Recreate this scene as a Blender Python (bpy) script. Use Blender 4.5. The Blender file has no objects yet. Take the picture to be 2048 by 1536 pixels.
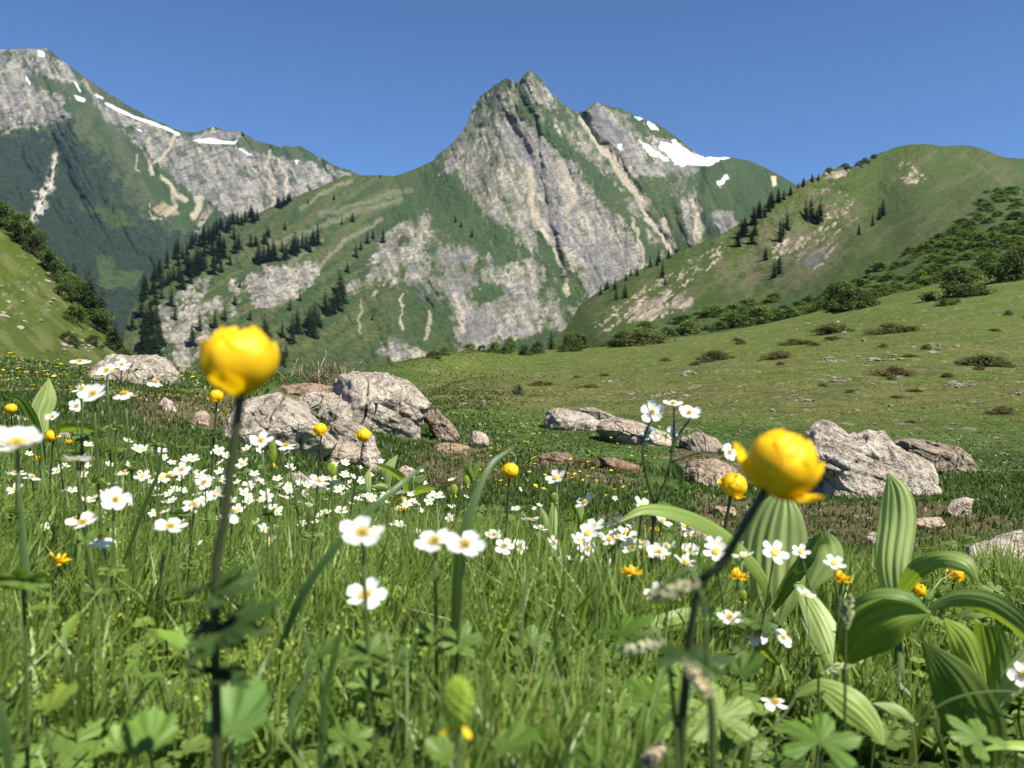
import bpy, math, random
import numpy as np
from mathutils import Vector, Matrix

# ------------------------------------------------------------------ camera, sky, sun, exposure
F = 1607.0                      # focal length in pixels of the 2048 px wide photograph
PITCH = math.atan(88.0 / F)     # the camera looks slightly down
SCN = bpy.context.scene
COL = SCN.collection
cam_d = bpy.data.cameras.new("camera")
cam = bpy.data.objects.new("camera", cam_d)
COL.objects.link(cam)
SCN.camera = cam
cam_d.sensor_width = 36.0
cam_d.lens = 36.0 * F / 2048.0
cam_d.clip_start = 0.02
cam_d.clip_end = 20000.0
cam.location = (0, 0, 0)
cam.rotation_euler = (math.pi / 2 - PITCH, 0, 0)
cam_d.dof.use_dof = True
cam_d.dof.focus_distance = 3.6
cam_d.dof.aperture_fstop = 8.5

SUN_AZ = math.radians(128.0)    # clockwise from the viewing direction (+y); the sun stands to the right
SUN_EL = math.radians(54.0)
world = bpy.data.worlds.new("World")
SCN.world = world
world.use_nodes = True
wn = world.node_tree
bg = wn.nodes["Background"]
sky = wn.nodes.new("ShaderNodeTexSky")
sky.sky_type = 'NISHITA'
sky.sun_disc = False
sky.sun_elevation = SUN_EL
sky.sun_rotation = SUN_AZ
sky.altitude = 3000.0
sky.air_density = 1.0
sky.dust_density = 0.15
sky.ozone_density = 10.0
wn.links.new(sky.outputs[0], bg.inputs[0])
bg.inputs[1].default_value = 0.070
sun_d = bpy.data.lights.new("sun", 'SUN')
sun_d.energy = 5.0
sun_d.angle = math.radians(0.5)
sun_d.color = (1.0, 0.94, 0.83)
sun = bpy.data.objects.new("sun", sun_d)
COL.objects.link(sun)
SUN_DIR = Vector((math.sin(SUN_AZ) * math.cos(SUN_EL), math.cos(SUN_AZ) * math.cos(SUN_EL), math.sin(SUN_EL)))
sun.rotation_euler = SUN_DIR.to_track_quat('Z', 'Y').to_euler()
SCN.view_settings.view_transform = 'Standard'
SCN.view_settings.look = 'None'
SCN.view_settings.exposure = 1.03
SCN.view_settings.gamma = 1.0
SCN.cycles.max_bounces = 6
SCN.cycles.diffuse_bounces = 3
SCN.cycles.glossy_bounces = 2
SCN.cycles.transmission_bounces = 4
SCN.cycles.transparent_max_bounces = 4
SCN.cycles.volume_bounces = 0
SCN.cycles.use_denoising = True

rng = np.random.default_rng(7)
R = random.Random(11)

# ------------------------------------------------------------------ helpers
CP, SP = math.cos(PITCH), math.sin(PITCH)
def ray(px, py):
    """direction with y = 1 through a pixel of the 2048x1536 photograph"""
    cx = (np.asarray(px, float) - 1024.0) / F
    cy = (768.0 - np.asarray(py, float)) / F
    y = CP + cy * SP
    z = -SP + cy * CP
    return cx / y, z / y
def W(px, py, D):
    rx, rz = ray(px, py)
    return np.stack([rx * D, np.ones_like(rx) * D, rz * D], -1)
def V(px, py, D):
    return Vector([float(v) for v in W(px, py, D)])

def _h(ix, iy, s):
    with np.errstate(over='ignore'):
        n = (ix.astype(np.int64) * 374761393 + iy.astype(np.int64) * 668265263 + s * 2147483647) & 0xFFFFFFFF
        n = ((n ^ (n >> 13)) * 1274126177) & 0xFFFFFFFF
        n = (n ^ (n >> 16)) & 0xFFFFFFFF
    return n / 4294967295.0
def vn(x, y, s=0):
    x = np.asarray(x, float); y = np.asarray(y, float)
    ix = np.floor(x); iy = np.floor(y)
    fx = x - ix; fy = y - iy
    fx = fx * fx * fx * (fx * (fx * 6 - 15) + 10); fy = fy * fy * fy * (fy * (fy * 6 - 15) + 10)
    a = _h(ix, iy, s); b = _h(ix + 1, iy, s); c = _h(ix, iy + 1, s); d = _h(ix + 1, iy + 1, s)
    return (a + (b - a) * fx) * (1 - fy) + (c + (d - c) * fx) * fy
def fbm(x, y, s=0, o=5, g=0.5):
    t = 0; a = 1.0; n = 0
    for i in range(o):
        t = t + a * vn(x * (2 ** i) + 17.3 * i, y * (2 ** i) - 9.1 * i, s + i)
        n += a; a *= g
    return t / n                                     # about 0..1
def rfbm(x, y, s=0, o=5, g=0.55):
    t = 0; a = 1.0; n = 0
    for i in range(o):
        v = 1 - np.abs(2 * vn(x * (2 ** i) + 5.7 * i, y * (2 ** i) + 3.3 * i, s + i) - 1)
        t = t + a * v * v
        n += a; a *= g
    return t / n
def sst(a, b, x):
    t = np.clip((x - a) / (b - a), 0, 1)
    return t * t * (3 - 2 * t)

def seg_dist(X, Y, pts):
    d = np.full(X.shape, 1e9)
    for (x0, y0), (x1, y1) in zip(pts[:-1], pts[1:]):
        dx, dy = x1 - x0, y1 - y0
        L = dx * dx + dy * dy + 1e-9
        t = np.clip(((X - x0) * dx + (Y - y0) * dy) / L, 0, 1)
        d = np.minimum(d, np.hypot(X - x0 - t * dx, Y - y0 - t * dy))
    return d
def sdf(X, Y, pts):
    """signed distance to a polygon, positive inside"""
    pts = list(pts)
    d = seg_dist(X, Y, pts + [pts[0]])
    ins = np.zeros(X.shape, bool)
    n = len(pts)
    for i in range(n):
        x0, y0 = pts[i]; x1, y1 = pts[(i + 1) % n]
        if y0 == y1: continue
        c = ((y0 > Y) != (y1 > Y)) & (X < (x1 - x0) * (Y - y0) / (y1 - y0) + x0)
        ins ^= c
    return np.where(ins, d, -d)

def tps(P, v, lam=1e-3):
    P = np.asarray(P, float); v = np.asarray(v, float)
    n = len(P)
    def U(r2): return 0.5 * r2 * np.log(r2 + 1e-12)
    K = U(((P[:, None] - P[None]) ** 2).sum(-1)) + lam * np.eye(n)
    Q = np.hstack([np.ones((n, 1)), P])
    A = np.block([[K, Q], [Q.T, np.zeros((3, 3))]])
    w = np.linalg.solve(A, np.concatenate([v, np.zeros(3)]))
    def f(X, Y):
        X = np.asarray(X, float); Y = np.asarray(Y, float)
        r = w[n] + w[n + 1] * X + w[n + 2] * Y
        for i in range(n):
            r = r + w[i] * U((X - P[i, 0]) ** 2 + (Y - P[i, 1]) ** 2)
        return r
    return f

def mesh_np(name, verts, faces, uv=None, cols=None, smooth=True, colname="tint"):
    """verts (n,3); faces list of arrays of equal-size polygons"""
    me = bpy.data.meshes.new(name)
    verts = np.asarray(verts, np.float32)
    fl = [np.asarray(f, np.int32) for f in (faces if isinstance(faces, list) else [faces]) if len(f)]
    me.vertices.add(len(verts)); me.vertices.foreach_set("co", verts.ravel())
    nl = sum(f.size for f in fl); nf = sum(len(f) for f in fl)
    me.loops.add(nl); me.loops.foreach_set("vertex_index", np.concatenate([f.ravel() for f in fl]))
    me.polygons.add(nf)
    tot = np.concatenate([np.full(len(f), f.shape[1], np.int32) for f in fl])
    st = np.concatenate([[0], np.cumsum(tot)[:-1]]).astype(np.int32)
    me.polygons.foreach_set("loop_start", st)
    me.polygons.foreach_set("loop_total", tot)
    me.polygons.foreach_set("use_smooth", np.full(nf, smooth))
    if cols is not None:
        a = me.color_attributes.new(colname, 'FLOAT_COLOR', 'POINT')
        c = np.ones((len(verts), 4), np.float32); c[:, :3] = cols
        a.data.foreach_set("color", c.ravel())
    me.update(calc_edges=True)
    me.validate()
    return me
def link(name, me, mat=None, parent=None, **props):
    o = bpy.data.objects.new(name, me)
    COL.objects.link(o)
    if mat is not None and me is not None and not me.materials: me.materials.append(mat)
    if parent is not None: o.parent = parent
    for k, v in props.items(): o[k] = v
    return o
def grid_faces(nr, nc, base=0):
    i = np.arange(nr - 1)[:, None] * nc + np.arange(nc - 1)[None] + base
    return np.stack([i, i + 1, i + nc + 1, i + nc], -1).reshape(-1, 4)

# ------------------------------------------------------------------ materials
def nodes_of(name):
    m = bpy.data.materials.new(name); m.use_nodes = True
    nt = m.node_tree; nt.nodes.clear()
    out = nt.nodes.new("ShaderNodeOutputMaterial")
    return m, nt, out
def N(nt, t, **kw):
    n = nt.nodes.new(t)
    for k, v in kw.items(): setattr(n, k, v)
    return n
def mix_rgb(nt, kind, fac, a, b):
    n = N(nt, "ShaderNodeMix", data_type='RGBA', blend_type=kind)
    for sock, v in ((n.inputs[0], fac), (n.inputs[6], a), (n.inputs[7], b)):
        if hasattr(v, "links"): nt.links.new(v, sock)
        elif isinstance(v, (int, float)): sock.default_value = v
        else: sock.default_value = (*v, 1)
    return n.outputs[2]
def noise(nt, scale, detail=4, rough=0.6, coord=None, dim='3D'):
    n = N(nt, "ShaderNodeTexNoise"); n.inputs["Scale"].default_value = scale
    n.inputs["Detail"].default_value = detail; n.inputs["Roughness"].default_value = rough
    if coord is not None: nt.links.new(coord, n.inputs["Vector"])
    return n.outputs[0]
def ramp(nt, src, stops):
    r = N(nt, "ShaderNodeValToRGB"); nt.links.new(src, r.inputs[0])
    e = r.color_ramp.elements
    while len(e) < len(stops): e.new(0.5)
    for el, (p, c) in zip(e, stops):
        el.position = p; el.color = (*c, 1) if len(c) == 3 else c
    return r.outputs[0]
def surface_mat(name, nscale, var=(0.75, 1.25), bump=0.0, bscale=None, rough=0.9, attr="tint", bdist=1.0, spec=0.2):
    """ vertex tint times a fine world-scale noise, with bump """
    m, nt, out = nodes_of(name)
    at = N(nt, "ShaderNodeAttribute"); at.attribute_name = attr
    geo = N(nt, "ShaderNodeTexCoord")
    n1 = noise(nt, nscale, 5, 0.65, geo.outputs["Object"])
    v = ramp(nt, n1, [(0.3, (var[0],) * 3), (0.7, (var[1],) * 3)])
    c = mix_rgb(nt, 'MULTIPLY', 1.0, at.outputs["Color"], v)
    b = N(nt, "ShaderNodeBsdfPrincipled")
    nt.links.new(c, b.inputs["Base Color"]); b.inputs["Roughness"].default_value = rough
    b.inputs["Specular IOR Level"].default_value = spec
    if bump > 0:
        n2 = noise(nt, bscale or nscale, 6, 0.7, geo.outputs["Object"])
        bp = N(nt, "ShaderNodeBump"); bp.inputs["Strength"].default_value = bump
        bp.inputs["Distance"].default_value = bdist
        nt.links.new(n2, bp.inputs["Height"]); nt.links.new(bp.outputs[0], b.inputs["Normal"])
    nt.links.new(b.outputs[0], out.inputs[0])
    return m
def leaf_mat(name, col, col2=None, trans=0.35, tcol=None, gloss=0.08, rough=0.45, nscale=30, attr=None, pos_var=True):
    m, nt, out = nodes_of(name)
    if attr:
        at = N(nt, "ShaderNodeAttribute"); at.attribute_name = attr; c = at.outputs["Color"]
    else:
        geo = N(nt, "ShaderNodeTexCoord")
        n1 = noise(nt, nscale, 3, 0.6, geo.outputs["Object"])
        c = mix_rgb(nt, 'MIX', n1, col, col2 or tuple(x * 0.7 for x in col))
    oi = N(nt, "ShaderNodeObjectInfo")
    rv = ramp(nt, oi.outputs["Random"], [(0, (0.85, 0.85, 0.85)), (1, (1.12, 1.12, 1.12))])
    c = mix_rgb(nt, 'MULTIPLY', 1.0, c, rv)
    d = N(nt, "ShaderNodeBsdfDiffuse"); nt.links.new(c, d.inputs[0])
    t = N(nt, "ShaderNodeBsdfTranslucent")
    tc = mix_rgb(nt, 'MULTIPLY', 1.0, c, tcol or (1.5, 1.45, 0.6)); nt.links.new(tc, t.inputs[0])
    mx = N(nt, "ShaderNodeMixShader"); mx.inputs[0].default_value = trans
    nt.links.new(d.outputs[0], mx.inputs[1]); nt.links.new(t.outputs[0], mx.inputs[2])
    g = N(nt, "ShaderNodeBsdfGlossy"); g.inputs["Roughness"].default_value = rough
    g.inputs[0].default_value = (0.8, 0.85, 0.8, 1)
    m2 = N(nt, "ShaderNodeMixShader"); m2.inputs[0].default_value = gloss
    nt.links.new(mx.outputs[0], m2.inputs[1]); nt.links.new(g.outputs[0], m2.inputs[2])
    nt.links.new(m2.outputs[0], out.inputs[0])
    return m
def C3(*c): return np.array(c, float)
# ------------------------------------------------------------------ mountains and hills
def crest_fn(pts):
    xs, ys = zip(*pts)
    return lambda px: np.interp(px, xs, ys)
class Sheet:
    """A slope standing at its own distance: D(px,py) is the real distance of the ground seen there."""
    def __init__(self, ctrl, relief=None):
        c = np.array(ctrl, float)
        self.f = tps(c[:, :2] / 500.0, np.log(c[:, 2]), 1e-4)
        self.relief = relief
    def D(self, px, py):
        d = np.exp(self.f(np.asarray(px, float) / 500.0, np.asarray(py, float) / 500.0))
        if self.relief is not None: d = d * (1 + self.relief(np.asarray(px, float), np.asarray(py, float)))
        return d
    def P(self, px, py):
        return W(px, py, self.D(px, py))
def build_sheet(name, sh, x0, x1, step, crest, base, rows, jag, color, mat, back=(0.03, 0.07, 0.12), drop=(0.25, 0.8), **props):
    px = np.arange(x0, x1 + step, step, dtype=float)
    c = crest(px) + jag(px)
    b = base(px) if callable(base) else np.full(px.shape, float(base))
    b = np.maximum(b, c + 10)
    t = np.linspace(0, 1, rows)[:, None]
    PX = np.repeat(px[None], rows, 0)
    PY = c[None] + (b - c)[None] * t
    P = sh.P(PX, PY)
    cols = color(PX, PY)
    # the far side of the ridge falls away behind it
    top = P[0]; extra = []; ec = []
    Dc = top[:, 1:2]
    for k in reversed(back):
        q = top.copy() * (1 + k)
        q[:, 2] = top[:, 2] - (0.25 + 0.8 * min(1, k * 3)) * k * Dc[:, 0]
        extra.append(q); ec.append(cols[0])
    P = np.concatenate([np.array(extra), P], 0); cols = np.concatenate([np.array(ec), cols], 0)
    nr, nc = P.shape[:2]
    me = mesh_np(name, P.reshape(-1, 3), grid_faces(nr, nc)[:, ::-1], cols=cols.reshape(-1, 3))
    return link(name, me, mat, **props)

ROCK_L = C3(.24, .222, .19); ROCK_G = C3(.135, .133, .128); ROCK_D = C3(.08, .08, .09)
GR_M = C3(.032, .056, .018); GR_Y = C3(.115, .15, .045); GR_D = C3(.036, .072, .024)
PINE = C3(.016, .028, .017); SCREE = C3(.33, .29, .22); SNOW = C3(.80, .82, .86); BROWN = C3(.15, .12, .08)
def lay(c, m, col):
    m = np.clip(m, 0, 1)[..., None]
    return c * (1 - m) + col * m
def base_cols(px, col): return np.ones(px.shape + (3,)) * col
def rot(px, py, deg, sx, sy):
    a = math.radians(deg); c, s = math.cos(a), math.sin(a)
    return (px * c + py * s) / sx, (-px * s + py * c) / sy
def streak(px, py, deg, L, w, s, o=4):
    """noise stretched along a direction (deg below horizontal, to the right)"""
    u, v = rot(px, py, deg, L, w)
    return fbm(u, v, s, o)
def rock_tex(px, py, s, deg=60, light=ROCK_L, dark=ROCK_G, sc=1.0):
    n = streak(px, py, deg, 26 * sc, 9 * sc, s); n2 = fbm(px / (5 * sc), py / (6 * sc), s + 9, 3)
    c = lay(base_cols(px, light), sst(.40, .62, n), dark)
    c = c * (0.72 + 0.56 * n2)[..., None]
    cr = sst(.80, .93, rfbm(*rot(px, py, deg, 60 * sc, 22 * sc), s + 20, 3))
    lg = sst(.60, .70, streak(px, py, -14, 17 * sc, 3.4 * sc, s + 50, 3)); c = c * (1 - .42 * lg)[..., None]
    br = sst(.64, .74, streak(px, py, deg, 12 * sc, 5 * sc, s + 60, 3)); c = c * (1 + .25 * br)[..., None]
    f = streak(px, py, deg + 6, 34 * sc, 3.2 * sc, s + 40, 3); c = c * (.78 + .44 * f)[..., None]
    return lay(c, cr * .6, ROCK_D)
def wob(px, py, s, a=10, sc=28):
    return px + a * 2 * (fbm(px / sc, py / sc, s, 4) - .5), py + a * 2 * (fbm(px / sc + 50, py / sc - 30, s + 3, 4) - .5)

# ---- far mountain on the left
CREST1 = [(-260, 120), (-120, 105), (0, 99), (60, 97), (95, 97), (108, 108), (150, 140), (200, 175), (250, 207), (300, 235), (345, 256), (380, 266),
          (410, 262), (425, 254), (450, 262), (480, 261), (500, 272), (520, 285), (560, 295), (600, 293), (620, 305), (660, 328), (690, 340), (705, 343), (730, 356), (800, 400)]
def relief1(px, py):
    r = 0.05 * (rfbm(*rot(px, py, 62, 210, 75), 41, 5) - .5)
    r += 0.010 * (rfbm(px / 30, py / 36, 45, 4) - .5)
    r += 0.003 * (fbm(px / 6, py / 7, 47, 2) - .5)
    r += -0.05 * np.exp(-(seg_dist(px, py, [(110, 110), (150, 240), (250, 400), (330, 520)]) / 60) ** 2)
    return r
sh1 = Sheet([(-260, 120, 2500), (0, 98, 2600), (250, 205, 2750), (450, 262, 3000), (700, 345, 2900), (0, 300, 2000), (250, 400, 1950), (450, 380, 2450),
             (600, 400, 2500), (-260, 600, 1150), (0, 600, 1200), (300, 600, 1350), (500, 500, 1900), (730, 420, 2700), (200, 800, 900), (730, 800, 1500)], relief1)
def color1(px, py):
    X, Y = wob(px, py, 60, 9, 22)
    c = base_cols(px, GR_M) * (0.8 + .4 * fbm(px / 40, py / 40, 61, 4))[..., None]
    c = lay(c, .5 * sst(.45, .7, streak(px, py, 55, 60, 18, 62)), C3(.08, .083, .045))
    rk = rock_tex(px, py, 63, 60, C3(.225, .212, .185), C3(.135, .132, .124))
    R_ = np.zeros(px.shape)
    top = sdf(X, Y, [(-300, 60), (90, 90), (130, 120), (210, 200), (330, 262), (420, 275), (520, 300), (700, 340), (720, 390), (640, 400), (560, 330), (430, 300), (300, 275), (200, 240), (170, 180), (60, 150), (70, 250), (20, 265), (-300, 270)])
    R_ = np.maximum(R_, .62 * sst(-12, 12, top))
    R_ = np.maximum(R_, .72 * sst(-12, 20, sdf(X, Y, [(-300, 160), (60, 160), (140, 190), (150, 240), (80, 260), (-300, 275)])))
    R_ = np.maximum(R_, .62 * sst(-25, 25, sdf(X, Y, [(215, 255), (330, 265), (520, 300), (640, 330), (690, 360), (640, 400), (560, 430), (470, 400), (400, 420), (330, 350), (270, 300)])))
    R_ = np.maximum(R_, .80 * sst(-10, 20, sdf(X, Y, [(400, 360), (470, 370), (540, 405), (540, 430), (450, 440), (400, 400)])))
    R_ = np.maximum(R_, .82 * sst(-10, 20, sdf(X, Y, [(590, 320), (640, 310), (670, 355), (660, 380), (600, 385), (575, 350)])))
    R_ = np.maximum(R_, .85 * sst(-4, 10, sdf(X, Y, [(385, 268), (425, 255), (490, 262), (500, 278), (440, 284), (380, 278)])))
    n = .6 * streak(px, py, 62, 22, 8, 66) + .4 * fbm(px / 5, py / 6, 67, 3)
    m = sst(-.10, .12, R_ - n) * .92
    c = c * (1 - m[..., None]) + rk * m[..., None]
    # gullies and scree
    for pts, w, a in [([(300, 275), (300, 340), (305, 350)], 3, .7), ([(350, 270), (330, 310), (305, 330), (303, 350)], 3, .8), ([(275, 310), (270, 330), (280, 345)], 2, .6),
                      ([(325, 355), (345, 380), (350, 410), (330, 430), (300, 440)], 5, .7), ([(330, 360), (370, 400)], 4, .8), ([(400, 395), (388, 430)], 7, .9),
                      ([(525, 355), (550, 400), (550, 415)], 4, .9), ([(560, 320), (575, 380), (575, 390)], 3, .8), ([(540, 300), (535, 340), (550, 360)], 4, .6), ([(415, 420), (405, 445), (400, 460)], 7, .6),
                      ([(298, 400), (300, 450)], 1.5, .7), ([(320, 415), (345, 425)], 9, .5), ([(215, 210), (260, 240), (330, 262)], 2, .3), ([(60, 180), (55, 240), (10, 270)], 3, .6), ([(0, 150), (40, 130)], 2, .6)]:
        d = seg_dist(X, Y, pts); c = lay(c, a * sst(w * 1.5, w * .5, d), SCREE if a > .55 else C3(.42, .33, .22))
    # dark dwarf pine cloak
    pine = sdf(px + 50 * (fbm(px / 16, py / 16, 70, 5, .6) - .5), py + 50 * (fbm(px / 16, py / 16, 73, 5, .6) - .5),
               [(-300, 250), (-20, 262), (60, 262), (150, 238), (155, 250), (140, 280), (200, 310), (235, 350), (250, 410), (255, 420), (310, 445), (370, 465), (480, 430), (520, 440), (560, 470), (560, 900), (-300, 900)])
    hole = sdf(X, Y, [(150, 405), (180, 412), (250, 425), (290, 455), (230, 455), (180, 430)])
    valley = sdf(X, Y, [(200, 515), (215, 510), (240, 545), (290, 540), (270, 575), (200, 575)])
    pm = sst(-3, 4, pine) * sst(4, -4, hole) * sst(4, -4, valley)
    loose = sst(.62, .70, fbm(px / 9, py / 8, 75, 3)) * sst(-60, 0, pine) * .9
    gap = sst(.60, .70, fbm(px / 17, py / 15, 78, 4)) * sst(60, 10, pine)
    pc = base_cols(px, PINE) * (0.6 + .9 * fbm(px / 4, py / 4, 77, 3))[..., None]
    pm = np.maximum(pm * (1 - .9 * gap), loose * (Y > 230) * (X < 420))
    c = c * (1 - pm[..., None]) + pc * pm[..., None]
    c = lay(c, sst(-3, 3, valley), GR_M * 1.15)
    rs = sdf(X, Y, [(108, 305), (120, 305), (108, 370), (90, 430), (65, 462), (50, 455), (75, 400), (62, 380), (95, 360)])
    c = lay(c, sst(-6, 8, rs) * sst(.42, .56, fbm(px / 7, py / 9, 79, 3)) * .95, C3(.36, .33, .29))
    c = lay(c, .8 * sst(3, 1, seg_dist(X, Y, [(112, 310), (98, 380), (70, 430), (60, 455)])), C3(.45, .41, .34))
    # snow
    for pts in [[(76, 100), (90, 106), (88, 114), (78, 111)], [(148, 190), (160, 194), (171, 198), (168, 204), (154, 200)], [(190, 188), (206, 195), (205, 198), (192, 191)],
                [(386, 281), (420, 276), (440, 281), (468, 284), (475, 280), (470, 288), (430, 287), (400, 285)], [(590, 320), (597, 321), (593, 330)], [(272, 256), (284, 262), (281, 264)]]:
        c = lay(c, sst(-1.5, 1.5, sdf(px, py, pts)), SNOW)
    d = seg_dist(px, py, [(212, 207), (240, 221), (270, 235), (300, 245), (330, 256), (356, 268)])
    c = lay(c, sst(4.5, 2.0, d + 3 * (fbm(px / 14, py / 14, 83, 2) - .3)), SNOW)
    for pts in [[(150, 165), (160, 182)], [(52, 155), (60, 168)], [(480, 298), (500, 310)]]:
        c = lay(c, sst(2.2, .8, seg_dist(px, py, pts)), SNOW)
    return c
jag1 = lambda px: 7 * (rfbm(px / 24, px * 0, 90, 4) - .55) * sst(330, 400, px) + 3 * (fbm(px / 12, px * 0, 93, 4) - .5)
M_mtn1 = surface_mat("far_rock_and_alp", 0.09, (.6, 1.4), bump=.9, bscale=0.07, bdist=10)
build_sheet("far_mountain", sh1, -260, 800, 2.4, crest_fn(CREST1), lambda x: np.interp(x, [-260, 200, 800], [720, 780, 700]), 260, jag1, color1, M_mtn1,
            kind="structure", label="long grey and green mountain ridge with thin snow bands and a dark cloak of dwarf pine")

# ---- the rocky peak, its green left spur and the snowy shoulder on its right
CREST2 = [(150, 860), (200, 760), (245, 680), (262, 620), (278, 590), (300, 556), (350, 508), (400, 472), (450, 448), (520, 425), (580, 398), (640, 374), (690, 350), (705, 352), (760, 350), (790, 352),
          (830, 338), (868, 321), (872, 312), (900, 290), (922, 268), (935, 245), (945, 215), (962, 192), (985, 175), (1000, 164), (1016, 157), (1022, 160), (1030, 166), (1040, 160), (1052, 146), (1060, 141), (1068, 146),
          (1082, 162), (1105, 188), (1130, 213), (1155, 228), (1170, 225), (1182, 212), (1195, 204), (1215, 212), (1245, 220), (1280, 236), (1310, 246), (1345, 268), (1375, 294), (1400, 311), (1430, 315), (1462, 314), (1500, 322),
          (1545, 342), (1590, 368), (1650, 410), (1720, 460)]
def relief2(px, py):
    r = np.zeros(np.shape(px))
    def rib(pts, w, a): return a * np.exp(-(seg_dist(px, py, pts) / w) ** 2)
    X, Y = px + 14 * (fbm(px / 34, py / 34, 101, 3) - .5), py
    def crk(pts, w, a): return a * np.exp(-(seg_dist(X, Y, pts) / w) ** 2)
    # ribs stand nearer, gullies lie deeper
    r += rib([(1060, 145), (1040, 200), (1010, 260), (1000, 360), (1010, 460)], 34, -.030)
    r += rib([(1060, 150), (1110, 250), (1160, 330), (1240, 420), (1290, 520)], 30, -.022)
    r += rib([(1016, 160), (960, 260), (900, 340)], 26, -.018)
    r += rib([(830, 440), (800, 520), (780, 600), (800, 690)], 40, -.030)
    r += rib([(1190, 210), (1235, 290), (1290, 340), (1370, 420), (1400, 500)], 26, -.022)
    r += rib([(1590, 370), (1520, 420), (1470, 470), (1440, 520)], 36, -.03)
    r += crk([(1015, 240), (1035, 270), (1062, 308), (1075, 350), (1088, 400), (1105, 470), (1120, 560)], 9, .019)
    r += crk([(1162, 235), (1200, 290), (1250, 370), (1300, 440), (1345, 505)], 10, .022)
    r += crk([(1215, 290), (1250, 345), (1275, 380)], 8, .012)
    r += crk([(1072, 236), (1076, 300), (1082, 340)], 4, .010)
    r += crk([(850, 560), (880, 600), (910, 640)], 5, .007)
    r += crk([(815, 560), (840, 590), (862, 615)], 4, .008)
    r += crk([(1400, 330), (1390, 400), (1410, 470)], 9, .02)
    r += 0.016 * (rfbm(*rot(px, py, 66, 130, 40), 103, 5) - .5) + (.0035 + .0035 * sst(850, 950, px)) * (rfbm(*rot(px, py, 68, 70, 13), 113, 4) - .5)
    cl = sst(-40, 30, sdf(px, py, [(960, 200), (1060, 160), (1130, 300), (1290, 480), (1200, 620), (1100, 640), (880, 700), (760, 620), (820, 420)]))
    r += (0.003 + 0.005 * cl) * (rfbm(px / 20, py / 30, 107, 5) - .5)
    r += 0.0030 * (fbm(px / 5, py / 6, 109, 2) - .5)
    return r
sh2 = Sheet([(1060, 143, 1950), (900, 290, 1800), (790, 352, 1650), (700, 350, 1520), (1160, 230, 2000), (1200, 205, 2150), (1310, 246, 2300), (1460, 314, 2200), (1590, 368, 2100),
             (1050, 350, 1620), (1230, 450, 1500), (1130, 600, 1180), (1350, 500, 1500), (1480, 470, 1500), (950, 700, 900), (800, 690, 860), (700, 600, 930), (560, 520, 980), (640, 440, 1200),
             (880, 480, 1250), (520, 425, 1150), (400, 472, 1000), (300, 556, 850), (262, 620, 760), (350, 620, 760), (450, 700, 700), (200, 760, 650), (600, 760, 700), (1000, 780, 800), (1300, 650, 1050), (1720, 460, 2000), (1650, 650, 1300)], relief2)
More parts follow.
